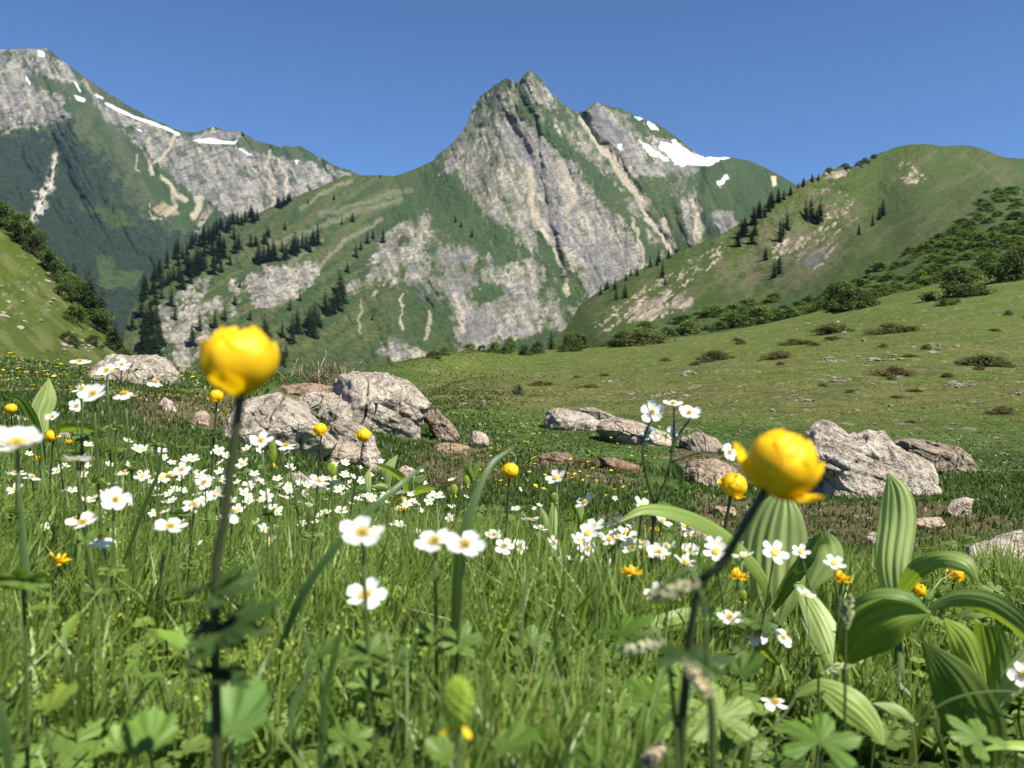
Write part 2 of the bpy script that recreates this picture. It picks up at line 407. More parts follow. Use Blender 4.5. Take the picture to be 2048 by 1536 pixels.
def color2(px, py):
    X, Y = wob(px, py, 120, 8, 20)
    gr = base_cols(px, GR_M) * (0.78 + .44 * fbm(px / 26, py / 30, 121, 4))[..., None]
    gr = lay(gr, .55 * sst(.42, .66, streak(px, py, -32, 90, 14, 122)) * sst(880, 700, px), C3(.085, .09, .034))
    gr = lay(gr, .35 * sst(.50, .66, fbm(px / 60, py / 50, 124, 3)), C3(.06, .075, .022))
    rk = rock_tex(px, py, 126, 62, C3(.255, .236, .195), C3(.155, .150, .138))
    cliff_shade = np.zeros(px.shape)  # shade of the steep cliffs, painted into the rock as darker grey
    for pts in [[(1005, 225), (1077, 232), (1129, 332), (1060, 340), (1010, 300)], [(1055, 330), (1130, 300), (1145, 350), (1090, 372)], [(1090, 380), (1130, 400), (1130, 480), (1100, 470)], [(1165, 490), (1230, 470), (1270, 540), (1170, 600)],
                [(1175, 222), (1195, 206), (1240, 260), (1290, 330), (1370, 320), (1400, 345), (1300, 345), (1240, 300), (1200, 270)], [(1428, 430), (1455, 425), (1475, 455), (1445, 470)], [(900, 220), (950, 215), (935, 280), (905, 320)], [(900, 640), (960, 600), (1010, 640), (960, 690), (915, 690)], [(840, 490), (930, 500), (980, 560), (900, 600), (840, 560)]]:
        cliff_shade = np.maximum(cliff_shade, sst(-10, 12, sdf(X, Y, pts)))
    rk = lay(rk, .62 * cliff_shade, C3(.125, .124, .125) )
    rk = rk * (1 + .25 * (fbm(px / 4, py / 5, 128, 2) - .5) * 2)[..., None]
    R_ = np.full(px.shape, .14)
    def up(pts, v, e0=-14, e1=14):
        nonlocal R_; m = sst(e0, e1, sdf(X, Y, pts)); R_ = R_ * (1 - m) + v * m
    up([(870, 315), (930, 240), (960, 190), (1060, 140), (1160, 228), (1260, 390), (1350, 505), (1230, 590), (1130, 650), (950, 710), (780, 720), (640, 660), (700, 560), (780, 470), (860, 420), (880, 360)], .50)
    up([(900, 300), (940, 220), (985, 240), (1010, 220), (1075, 225), (1120, 300), (1160, 350), (1250, 440), (1290, 520), (1200, 610), (1110, 480), (1060, 470), (960, 430), (880, 370)], .64)
    up([(1060, 330), (1130, 320), (1200, 400), (1260, 480), (1270, 540), (1180, 600), (1130, 520), (1090, 450)], .86)
    up([(1005, 230), (1075, 232), (1125, 330), (1060, 345), (1010, 300)], .84)
    up([(780, 470), (850, 440), (940, 500), (1010, 560), (1050, 600), (1000, 650), (930, 620), (850, 610), (790, 580), (730, 560)], .66)
    up([(880, 640), (960, 590), (1050, 620), (1080, 650), (960, 700), (910, 700)], .84)
    up([(1020, 520), (1110, 540), (1140, 610), (1120, 660), (1040, 640)], .64)
    up([(780, 665), (850, 665), (880, 700), (860, 730), (780, 730)], .95, -5, 5)
    up([(930, 195), (985, 195), (1010, 205), (985, 235), (940, 230)], .46); up([(1030, 165), (1060, 145), (1080, 190), (1050, 230)], .50)
    # grass tongues
    for pts in [[(869, 374), (903, 346), (944, 387), (968, 442), (958, 486), (910, 480), (862, 450)], [(1040, 185), (1077, 235), (1129, 285), (1197, 345), (1248, 415), (1310, 510), (1266, 462), (1197, 391), (1156, 325), (1095, 280), (1040, 230)],
                [(1067, 455), (1105, 476), (1136, 527), (1170, 575), (1150, 610), (1122, 600), (1091, 510)], [(975, 449), (1012, 462), (1040, 515), (992, 520)], [(651, 617), (764, 572), (856, 590), (891, 610), (908, 651), (915, 702), (860, 710), (778, 671), (720, 720), (600, 720)],
                [(950, 580), (1000, 570), (1010, 590), (960, 605)]]:
        up(pts, .08, -22, 18)
    # the shoulder with the snow field
    up([(1160, 228), (1195, 204), (1280, 236), (1400, 311), (1360, 345), (1400, 420), (1340, 500), (1260, 380)], .60)
    up([(1175, 225), (1195, 205), (1250, 260), (1300, 330), (1400, 335), (1385, 355), (1280, 345), (1215, 290)], .97)
    up([(1265, 236), (1310, 246), (1375, 295), (1330, 280), (1290, 270)], .25)
    up([(1270, 360), (1330, 350), (1400, 345), (1420, 400), (1420, 480), (1350, 500), (1320, 440)], .20)
    up([(1330, 335), (1380, 345), (1400, 420), (1420, 480), (1375, 500), (1360, 420)], .55)
    up([(1400, 330), (1462, 314), (1590, 370), (1600, 460), (1500, 470), (1430, 440), (1410, 380)], .12)
    up([(1425, 430), (1460, 420), (1480, 455), (1440, 475)], .92, -6, 6)
    # the green spur on the left: bands of pale rubble and two bluffs
    up([(480, 560), (530, 530), (640, 528), (645, 545), (600, 590), (560, 610), (480, 620), (440, 600)], .80, -12, 12)
    up([(300, 620), (380, 560), (470, 540), (500, 620), (400, 720), (330, 730)], .42)
    up([(760, 480), (840, 430), (850, 470), (790, 560), (740, 600)], .60)
    # the left bluff foot
    up([(340, 690), (410, 670), (420, 720), (360, 740)], .75, -8, 8)
    n = .45 * streak(px, py, 64, 24, 5, 131) + .55 * fbm(px / 3.6, py / 4.6, 132, 3)
    n = np.where(px < 760, .5 * streak(px, py, -35, 40, 8, 133) + .5 * fbm(px / 5, py / 5, 134, 3), n)
    mid = sst(.30, .45, R_) * sst(.93, .80, R_)
    R_ = R_ + mid * ((.6 + .7 * sst(400, 520, py)) * (fbm(px / 26, py / 32, 135, 4) - .5) + .7 * (fbm(px / 8, py / 10, 136, 3) - .5))
    olive = base_cols(px, C3(.105, .108, .062)) * (.7 + .6 * fbm(px / 5, py / 6, 137, 3))[..., None]
    gr = lay(gr, .8 * sst(.30, .55, R_) * sst(.3, .6, fbm(px / 18, py / 22, 138, 3)), olive)
    rk = lay(rk, .6 * sst(.38, .62, streak(px, py, 60, 30, 8, 139)) * (px > 760) * sst(.9, .7, R_), olive)
    m = sst(-.17, .15, R_ - n) * .95
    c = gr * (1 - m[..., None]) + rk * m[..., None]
    for pts, w, a in [([(1160, 235), (1200, 290), (1250, 365), (1300, 440), (1345, 505)], 4.5, .85), ([(1180, 255), (1235, 330), (1280, 400), (1325, 470)], 3, .8), ([(1262, 330), (1252, 345), (1262, 372)], 3, .7), ([(1240, 320), (1250, 350)], 2.5, .7), ([(1225, 310), (1262, 372), (1290, 410)], 2.5, .7),
                      ([(1330, 440), (1350, 500)], 6, .8), ([(1262, 440), (1285, 500), (1290, 545)], 3, .7), ([(1380, 400), (1398, 420), (1388, 460), (1392, 490)], 3, .85), ([(1395, 430), (1400, 500)], 8, .4),
                      ([(1085, 455), (1105, 490), (1125, 540), (1135, 590)], 4, .85), ([(1080, 455), (1130, 500), (1150, 510)], 4, .6), ([(910, 590), (925, 625), (925, 660)], 5, .8), ([(805, 590), (803, 660)], 2, .8), ([(858, 630), (855, 675)], 4, .6), ([(722, 600), (718, 670)], 3, .5),
                      ([(1055, 335), (1062, 400), (1072, 450)], 7, .7), ([(1120, 330), (1150, 400), (1130, 420)], 12, .5), ([(640, 480), (560, 545), (470, 590)], 4, .2), ([(760, 440), (690, 480), (640, 530)], 5, .28), ([(700, 360), (640, 390), (600, 420)], 4, .25),
                      ([(800, 400), (700, 430), (600, 470), (540, 490)], 7, .2), ([(820, 380), (740, 400), (640, 430)], 6, .18)]:
        d = seg_dist(X, Y, pts) + 3 * (fbm(px / 5, py / 5, 140, 3) - .5); c = lay(c, a * sst(w * 1.4, w * .4, d), SCREE)
    # shade in clefts and under overhanging bands, painted as dark lines
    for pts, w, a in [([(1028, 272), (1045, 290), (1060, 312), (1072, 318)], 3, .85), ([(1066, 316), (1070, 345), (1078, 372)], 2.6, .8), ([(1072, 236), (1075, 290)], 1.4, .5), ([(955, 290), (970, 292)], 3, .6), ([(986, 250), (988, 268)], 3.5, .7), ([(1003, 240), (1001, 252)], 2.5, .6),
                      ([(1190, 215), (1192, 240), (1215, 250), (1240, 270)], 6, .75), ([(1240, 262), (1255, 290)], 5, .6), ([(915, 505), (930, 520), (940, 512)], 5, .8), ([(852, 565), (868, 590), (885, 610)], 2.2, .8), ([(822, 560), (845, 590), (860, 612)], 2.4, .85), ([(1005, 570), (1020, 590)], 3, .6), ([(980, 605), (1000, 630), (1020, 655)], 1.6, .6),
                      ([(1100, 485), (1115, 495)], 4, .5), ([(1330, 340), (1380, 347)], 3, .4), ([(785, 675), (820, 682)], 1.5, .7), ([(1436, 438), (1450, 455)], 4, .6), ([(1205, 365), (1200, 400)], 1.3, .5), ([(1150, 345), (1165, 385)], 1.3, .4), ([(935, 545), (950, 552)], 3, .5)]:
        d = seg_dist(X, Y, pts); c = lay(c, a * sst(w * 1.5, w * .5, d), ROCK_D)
    for pts in [[(1278, 278), (1292, 288), (1312, 304), (1338, 322), (1330, 323), (1300, 308)], [(1318, 286), (1332, 286), (1344, 291), (1346, 278), (1362, 290), (1372, 302), (1395, 312), (1458, 314), (1440, 320), (1424, 329), (1392, 330), (1352, 330), (1340, 312), (1322, 300)],
                [(1297, 246), (1312, 250), (1316, 260), (1302, 256)], [(1270, 231), (1284, 235), (1282, 238), (1271, 235)], [(1436, 362), (1452, 352), (1455, 360), (1446, 366), (1440, 372)], [(1236, 292), (1243, 293), (1241, 300), (1235, 298)]]:
        c = lay(c, sst(-2.2, 1.6, sdf(px + 11 * (fbm(px / 7, py / 7, 143, 4) - .5), py + 12 * (fbm(px / 11, py / 9, 144, 3) - .5), pts)), SNOW)
    c = lay(c, sst(-2, 2, sdf(px, py, [(1542, 352), (1552, 352), (1553, 370), (1546, 374)])), C3(.5, .38, .26))
    return c
jag2 = lambda px: (7 * (rfbm(px / 18, px * 0, 150, 4) - .55)) * sst(860, 900, px) * sst(1420, 1380, px) + 2.0 * (fbm(px / 9, px * 0, 153, 4) - .5)
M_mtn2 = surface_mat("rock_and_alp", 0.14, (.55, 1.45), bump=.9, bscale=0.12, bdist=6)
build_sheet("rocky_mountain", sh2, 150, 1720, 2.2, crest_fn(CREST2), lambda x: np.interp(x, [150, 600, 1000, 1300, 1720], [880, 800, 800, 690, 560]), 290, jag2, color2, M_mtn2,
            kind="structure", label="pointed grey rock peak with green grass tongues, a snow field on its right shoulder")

# ---- green hill on the right
CREST3 = [(1040, 720), (1090, 690), (1130, 660), (1160, 610), (1190, 588), (1240, 560), (1300, 528), (1350, 508), (1400, 486), (1440, 470), (1490, 440), (1530, 410), (1560, 392), (1590, 372), (1620, 358), (1645, 350), (1650, 338), (1690, 334), (1712, 333),
          (1735, 320), (1760, 306), (1790, 295), (1820, 289), (1850, 288), (1890, 292), (1930, 291), (1950, 294), (1980, 303), (2010, 315), (2050, 318), (2120, 330), (2300, 400)]
def relief3(px, py):
    def rib(pts, w, a): return a * np.exp(-(seg_dist(px, py, pts) / w) ** 2)
    r = rib([(1790, 480), (1700, 520), (1640, 580), (1600, 640)], 30, .025)
    r += rib([(1650, 350), (1560, 460), (1500, 540), (1440, 620)], 45, -.02)
    r += rib([(1850, 300), (1800, 400), (1740, 470)], 60, -.025)
    r += rib([(1680, 390), (1670, 440), (1690, 480)], 18, .008)
    r += .035 * (fbm(px / 110, py / 90, 161, 4) - .5)
    bl = .35 * np.exp(-((px - 1590) ** 2 / 150 ** 2 + (py - 500) ** 2 / 80 ** 2))
    r += (.006 + .02 * bl) * (rfbm(px / 26, py / 22, 163, 4) - .5)
    r += .002 * (fbm(px / 5, py / 4, 165, 2) - .5)
    return r
sh3 = Sheet([(1040, 720, 170), (1130, 660, 270), (1240, 560, 380), (1350, 508, 450), (1490, 440, 500), (1590, 372, 560), (1650, 338, 600), (1850, 288, 760), (2050, 318, 800), (2300, 400, 800),
             (1500, 540, 400), (1640, 500, 430), (1760, 440, 520), (1900, 400, 500), (2050, 400, 450), (1300, 620, 260), (1500, 620, 240), (1700, 600, 170), (1850, 520, 220), (2050, 500, 190), (2300, 500, 180),
             (1200, 700, 150), (1500, 680, 150), (1800, 640, 140), (2100, 600, 130), (1200, 760, 140), (1700, 700, 130), (2300, 650, 120)], relief3)
def color3(px, py):
    X, Y = wob(px, py, 170, 10, 26)
    c = base_cols(px, C3(.040, .064, .008)) * (0.8 + .4 * fbm(px / 30, py / 20, 171, 4))[..., None]
    c = lay(c, .6 * sst(-40, 30, sdf(X, Y, [(1740, 330), (1850, 300), (2048, 340), (2000, 420), (1880, 460), (1780, 500), (1700, 480)])), C3(.050, .071, .017))
    c = lay(c, .55 * sst(.60, .70, fbm(px / 8, py / 6, 179, 3)) * sst(.4, .6, fbm(px / 70, py / 50, 181, 3)), C3(.026, .045, .015))
    c = lay(c, .5 * sst(.5, .7, streak(px, py, -30, 60, 14, 172)), C3(.09, .09, .038))
    c = lay(c, .6 * sst(-25, 15, sdf(X, Y, [(1400, 540), (1520, 440), (1660, 360), (1700, 420), (1700, 520), (1620, 560), (1480, 600)])) * sst(.35, .6, fbm(px / 14, py / 12, 173, 4)), C3(.10, .09, .05))
    rk = rock_tex(px, py, 175, -38, C3(.30, .26, .19), C3(.18, .155, .12), .8)
    R_ = np.full(px.shape, .10)
    def up(pts, v, e0=-12, e1=12):
        nonlocal R_; m = sst(e0, e1, sdf(X, Y, pts)); R_ = R_ * (1 - m) + v * m
    up([(1180, 640), (1300, 560), (1440, 480), (1470, 490), (1400, 570), (1290, 640), (1200, 670)], .42)
    up([(1280, 610), (1330, 590), (1400, 590), (1380, 620), (1300, 650), (1240, 650)], .60)
    up([(1795, 325), (1830, 320), (1860, 350), (1830, 375), (1795, 370)], .52)
    up([(1650, 360), (1700, 365), (1720, 420), (1700, 500), (1640, 560), (1600, 540), (1640, 470), (1640, 400)], .37)
    up([(1540, 480), (1620, 470), (1600, 520), (1540, 530)], .45)
    up([(1640, 430), (1670, 440), (1690, 490), (1650, 540), (1600, 560), (1580, 520)], .42)
    up([(1650, 342), (1700, 336), (1690, 350), (1650, 356)], .7, -4, 4)
    n = .5 * streak(px, py, -36, 30, 8, 177) + .5 * fbm(px / 5, py / 5, 178, 3)
    m = sst(-.05, .05, R_ - n)
    c = c * (1 - m[..., None]) + rk * m[..., None]
    c = lay(c, .85 * sst(-5, 5, sdf(X, Y, [(1600, 520), (1640, 500), (1652, 512), (1640, 535), (1605, 535)])), C3(.10, .095, .09))
    sh = sdf(px + 30 * (fbm(px / 16, py / 14, 180, 4) - .5), py + 30 * (fbm(px / 16, py / 14, 183, 4) - .5), [(2350, 340), (2050, 362), (1960, 372), (1930, 440), (1860, 480), (1740, 540), (1650, 570), (1500, 600), (1380, 620), (1200, 680), (1200, 800), (2350, 800)])
    gc = base_cols(px, C3(.046, .074, .019)) * (0.55 + .9 * fbm(px / 7, py / 5, 185, 3))[..., None]
    mm = sst(-4, 6, sh) * (.85)
    c = c * (1 - mm[..., None]) + gc * mm[..., None]
    d = seg_dist(X, Y, [(1930, 310), (1960, 335), (2000, 360), (2048, 385)]); c = lay(c, .18 * sst(2.5, .8, d), C3(.2, .17, .1))
    return c
jag3 = lambda px: 2.5 * (fbm(px / 16, px * 0, 190, 4) - .5) + 3 * (fbm(px / 6, px * 0, 191, 3) - .5) * sst(1720, 1690, px)
M_hill = surface_mat("green_hillside", 0.40, (.45, 1.55), bump=.9, bscale=0.35, bdist=2.0)
build_sheet("green_hill", sh3, 1040, 2300, 2.4, crest_fn(CREST3), lambda x: np.interp(x, [1040, 1200, 2300], [760, 770, 720]), 210, jag3, color3, M_hill,
            kind="structure", label="rounded green grass hill with rubbly gullies and a scrub covered foot")

# ---- grassy slope on the left
CREST4 = [(-400, 230), (-150, 370), (0, 448), (50, 480), (75, 500), (100, 530), (125, 560), (160, 600), (200, 648), (235, 690), (270, 730), (330, 800)]
relief4 = lambda px, py: .02 * (fbm(px / 60, py / 50, 201, 4) - .5) + .004 * (fbm(px / 9, py / 7, 203, 3) - .5)
sh4 = Sheet([(-400, 230, 150), (0, 448, 125), (100, 530, 112), (200, 648, 95), (330, 800, 70), (-400, 800, 28), (0, 760, 34), (200, 790, 48), (-200, 500, 75), (0, 600, 68), (100, 660, 66)], relief4)
def color4(px, py):
    c = base_cols(px, C3(.052, .074, .008)) * (0.75 + .5 * fbm(px / 22, py / 16, 205, 4))[..., None]
    c = lay(c, .5 * sst(.5, .68, streak(px, py, 40, 50, 12, 206)), C3(.12, .13, .045))
    c = lay(c, .45 * sst(.72, .80, fbm(px / 6, py / 4, 208, 2)) * sst(.45, .6, fbm(px / 60, py / 50, 209, 2)), C3(.26, .25, .18))
    return c
M_slope = surface_mat("pasture_slope", 1.6, (.65, 1.35), bump=.8, bscale=2.0, bdist=.3)
build_sheet("grassy_slope", sh4, -400, 330, 2.2, crest_fn(CREST4), lambda x: np.interp(x, [-400, 330], [800, 830]), 150, lambda px: 2 * (fbm(px / 10, px * 0, 211, 4) - .5), color4, M_slope,
            kind="structure", label="steep sunlit pasture slope on the left strewn with small pale stones")

# ------------------------------------------------------------------ the meadow and plateau: one ground sheet to the horizon
GC = []
def gc(px, D, z=None, py=None):
    rx, rz = ray(px, 768)
    if py is not None: z = float(ray(px, py)[1] * D)
    x = float(rx) * D
    GC.append((math.atan2(x, D), math.log(math.hypot(x, D)), z))
for px in (-600, 300, 1024, 1750, 2650):
    gc(px, .12, -.40); gc(px, .3, -.42); gc(px, .6, -.44)
for px in (-600, 60):
    gc(px, 1.2, -.46); gc(px, 2, -.50); gc(px, 4, py=878); gc(px, 8, py=786); gc(px, 13, py=726); gc(px, 17, py=708); gc(px, 21, -.75); gc(px, 32, -5); gc(px, 60, -22); gc(px, 160, -60)
gc(300, 1.2, -.49); gc(300, 2, -.54); gc(300, 4, py=925); gc(300, 7, py=820); gc(300, 11, py=760); gc(300, 14, py=738); gc(300, 18, -.9); gc(300, 30, -6); gc(300, 60, -22)
gc(600, 1.2, -.5); gc(600, 2, -.60); gc(600, 4, py=1000); gc(600, 6, py=918); gc(600, 8.5, py=850); gc(600, 11, py=765); gc(600, 13.5, py=752); gc(600, 17, -1.2); gc(600, 30, -7); gc(600, 60, -22); gc(600, 160, -60)
gc(900, 1.2, -.5); gc(900, 2, -.64); gc(900, 4, py=1055); gc(900, 7, py=945); gc(900, 10, py=885); gc(900, 14, py=825); gc(900, 18, py=798); gc(900, 30, py=764); gc(900, 50, py=735); gc(900, 75, py=708); gc(900, 100, -4); gc(900, 200, -50)
gc(760, 14, py=815); gc(760, 20, py=792); gc(760, 40, py=757); gc(760, 68, py=732); gc(760, 92, py=722); gc(760, 120, -10); gc(690, 14, py=790); gc(690, 20, py=772); gc(690, 40, py=757); gc(690, 60, py=748); gc(690, 90, -9); gc(600, 22, -1.5)
gc(1050, 20, py=792); gc(1050, 35, py=752); gc(1050, 60, py=718); gc(1050, 88, py=699); gc(1050, 120, -4); gc(980, 88, py=703)
gc(1200, 1.2, -.5); gc(1200, 2, -.66); gc(1200, 4, py=1075); gc(1200, 7, py=970); gc(1200, 10, py=900); gc(1200, 14, py=842); gc(1200, 19, py=800); gc(1200, 30, py=752); gc(1200, 55, py=712); gc(1200, 95, py=690); gc(1200, 130, -3); gc(1200, 260, -55)
gc(1600, 1.2, -.52); gc(1600, 2, -.72); gc(1600, 3.2, -.98); gc(1600, 5, py=1078); gc(1600, 8, py=985); gc(1600, 12, py=880); gc(1600, 19, py=785); gc(1600, 32, py=715); gc(1600, 60, py=668); gc(1600, 100, py=640); gc(1600, 150, 2); gc(1600, 300, -50)
for px in (2048, 2650):
    gc(px, 1.2, -.52); gc(px, 2, -.72); gc(px, 3.2, -.93); gc(px, 4.5, py=1085); gc(px, 8, py=965); gc(px, 12, py=875); gc(px, 18, py=785); gc(px, 30, py=705); gc(px, 50, py=630); gc(px, 75, py=572); gc(px, 110, py=545); gc(px, 300, -40)
for a in (-1.1, -.5, 0, .5, 1.1):
    GC.append((a, math.log(700), -75)); GC.append((a, math.log(5000), -80))
GC = np.array(GC)
_gf = tps(np.stack([GC[:, 0] * 2.2, GC[:, 1]], -1), GC[:, 2] / np.exp(GC[:, 1]) , 2e-4)   # the elevation angle is what is interpolated
_RX = [0, 300, 520, 600, 690, 760, 830, 900, 1000, 1150, 1300, 1500]
_RT = [float(ray(a, b)[1]) for a, b in zip(_RX, [700, 732, 756, 750, 742, 733, 720, 709, 700, 691, 677, 655])]
def gz0(x, y):
    x = np.asarray(x, float); y = np.asarray(y, float)
    a = np.arctan2(x, y); r = np.clip(np.hypot(x, y), .08, 7000)
    lim = 1.1
    a2 = np.where(np.abs(a) > lim, np.sign(a) * lim * (math.pi - np.abs(a)) / (math.pi - lim), a)
    z = _gf(a2 * 2.2, np.log(r)) * r
    # the rim of the plateau: beyond it the ground only falls away
    pxx = 1024 + F * np.tan(np.clip(a2, -1.2, 1.2))
    cap = np.interp(pxx, _RX, _RT) * np.cos(a2); Dc = np.interp(pxx, [500, 640, 760, 900, 1300], [15, 24, 55, 75, 95])
    lim = cap * r - .06 * np.maximum(0, r - Dc)
    w = sst(8, 14, r) * sst(1500, 1350, pxx)
    s_ = .02 + .004 * r; m = -s_ * np.logaddexp(-z / s_, -lim / s_)
    return z * (1 - w) + m * w
def gz(x, y):
    x = np.asarray(x, float); y = np.asarray(y, float)
    r = np.hypot(x, y)
    z = gz0(x, y)
    z = z + .05 * (fbm(x * 1.1, y * 1.1, 301, 4) - .5) * sst(.8, 3, r) + .22 * (fbm(x * .30, y * .30, 305, 4) - .5) * sst(5, 14, r) + .5 * (fbm(x * .09, y * .09, 307, 3) - .5) * sst(18, 40, r)
    return z
def G(px, D):
    """ground point at distance D in the column of pixel px"""
    rx, _ = ray(px, 900)
    x = rx * D
    return np.stack([x, np.ones_like(x) * D, gz(x, np.ones_like(x) * D)], -1)
def Gv(px, D): return Vector([float(v) for v in G(float(px), float(D))])
def pix(P):
    """pixel of world points (n,3)"""
    P = np.asarray(P, float)
    yc = P[..., 1] * CP - P[..., 2] * SP; zc = P[..., 1] * SP + P[..., 2] * CP
    return 1024 + F * P[..., 0] / yc, 768 - F * zc / yc

SOIL = [[(820, 905), (980, 880), (1000, 965), (860, 985)], [(1060, 925), (1180, 915), (1270, 975), (1180, 975)], [(1200, 1030), (1330, 1040), (1330, 1100), (1190, 1080)], [(1380, 985), (1600, 1010), (1900, 1080), (1930, 1190), (1740, 1200), (1560, 1140), (1400, 1050)],
        [(230, 790), (480, 790), (470, 870), (280, 860)], [(1600, 1000), (2048, 1030), (2048, 1090), (1640, 1080)], [(560, 770), (660, 770), (650, 800), (540, 790)], [(1330, 890), (1480, 900), (1500, 960), (1360, 940)]]
def hit(px, py, dmin=1.0, dmax=140.0):
    """distance at which the sight line through a pixel first meets the ground"""
    d = np.exp(np.linspace(math.log(dmin), math.log(dmax), 240))
    rx, rz = ray(float(px), float(py))
    g = gz(rx * d, d); k = np.nonzero(g >= rz * d)[0]
    return float(d[k[0]]) if len(k) else None
def soil_mask(x, y, z):
    px, py = pix(np.stack([x, y, z], -1))
    X = px + 40 * (fbm(x * 1.6, y * 1.6, 311, 4) - .5) * 2; Y = py + 22 * (fbm(x * 1.6 + 9, y * 1.6, 313, 4) - .5) * 2
    m = np.zeros(x.shape)
    for p in SOIL: m = np.maximum(m, sst(-26, 22, sdf(X, Y, p)))
    m = sst(.42, .62, m * (.45 + 1.1 * fbm(x * 2.6, y * 2.6, 317, 4)))
    return m * (y > 2.5)
def ground_cols(x, y, z):
    r = np.hypot(x, y)
    px, py = pix(np.stack([x, np.maximum(y, .05), z], -1))
    lush = C3(.050, .088, .019); turf = C3(.080, .112, .021); dry = C3(.112, .108, .038)
    n1 = fbm(x * .8, y * .8, 321, 4); n2 = fbm(x * .16, y * .16, 323, 4); n3 = fbm(x * 3.5, y * 3.5, 325, 3)
    n4 = fbm(x * .45, y * .9, 327, 4)
    c = base_cols(x, lush) * (.5 + 1.0 * n1)[..., None]
    far = sst(11, 19, r) * sst(650, 960, px + 160 * (n1 - .5))
    c2 = base_cols(x, turf) * (.70 + .6 * n2)[..., None]
    d = np.clip(.75 * sst(.40, .64, n2) * sst(75, 28, r) + .55 * sst(.52, .66, n4) + .5 * sst(30, 14, np.abs(py - 790)), 0, .85)
    c2 = lay(c2, d, dry * 1.0)
    n5 = fbm(x * .9 + y * .2, y * 2.2, 331, 4); n6 = fbm(x * .07 + 3, y * .05, 333, 3)
    c2 = lay(c2, .55 * sst(.46, .62, n4) * sst(.4, .6, n2), C3(.040, .070, .014))
    c2 = lay(c2, .55 * sst(.56, .68, n5), C3(.115, .105, .042)); c2 = lay(c2, .45 * sst(.50, .62, n6), C3(.075, .105, .018)); c2 = lay(c2, .6 * sst(.60, .70, fbm(x * 1.7, y * 3.0, 335, 3)), C3(.045, .065, .016))
    c = c * (1 - far[..., None]) + c2 * far[..., None]
    c = lay(c, .68 * soil_mask(x, y, z), C3(.125, .092, .055) )
    # a scatter of pale pebbles and dead stalks
    c = lay(c, .4 * sst(.74, .82, n3) * sst(4, 9, r), C3(.34, .30, .23))
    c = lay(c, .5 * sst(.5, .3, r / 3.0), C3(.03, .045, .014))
    return c
def build_ground():
    az = np.concatenate([np.linspace(-math.pi, -.72, 60)[:-1], np.linspace(-.72, .72, 620), np.linspace(.72, math.pi, 60)[1:]])
    rr = np.concatenate([np.exp(np.linspace(math.log(.1), math.log(3), 90))[:-1], np.exp(np.linspace(math.log(3), math.log(140), 470))[:-1], np.exp(np.linspace(math.log(140), math.log(3400), 50))])
    A, Rr = np.meshgrid(az, rr)
    x = Rr * np.sin(A); y = Rr * np.cos(A)
    z = gz(x, y)
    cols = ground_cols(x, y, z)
    P = np.stack([x, y, z], -1)
    nr, nc = P.shape[:2]
    f = grid_faces(nr, nc)[:, ::-1]
    v = np.concatenate([P.reshape(-1, 3), [[0, 0, -.40]]]); k = len(v) - 1
    j = np.arange(nc - 1)
    cap = np.stack([j + 1, j, np.full(nc - 1, k)], -1)[:, ::-1]
    cc = np.concatenate([cols.reshape(-1, 3), [[.03, .04, .015]]])
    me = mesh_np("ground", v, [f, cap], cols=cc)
    # turf grain that stays in scale with the metre
    m, nt, out = nodes_of("alpine_turf")
    at = N(nt, "ShaderNodeAttribute"); at.attribute_name = "tint"
    tc = N(nt, "ShaderNodeTexCoord")
    a = noise(nt, 9, 6, .75, tc.outputs["Object"]); b = noise(nt, 38, 4, .7, tc.outputs["Object"])
    va = ramp(nt, a, [(.32, (.50, .50, .50)), (.52, (1.0, 1.0, 1.0)), (.70, (1.6, 1.55, 1.4))]); vb = ramp(nt, b, [(.3, (.6,) * 3), (.7, (1.4,) * 3)])
    c = mix_rgb(nt, 'MULTIPLY', 1.0, mix_rgb(nt, 'MULTIPLY', 1.0, at.outputs["Color"], va), vb)
    bs = N(nt, "ShaderNodeBsdfPrincipled"); bs.inputs["Roughness"].default_value = .95; bs.inputs["Specular IOR Level"].default_value = .1
    nt.links.new(c, bs.inputs["Base Color"])
    bp = N(nt, "ShaderNodeBump"); bp.inputs["Strength"].default_value = .9; bp.inputs["Distance"].default_value = .06
    nt.links.new(a, bp.inputs["Height"]); nt.links.new(bp.outputs[0], bs.inputs["Normal"]); nt.links.new(bs.outputs[0], out.inputs[0])
    return link("ground", me, m, kind="structure", label="alpine meadow ground running into grazed turf with bare brown soil patches")
build_ground()
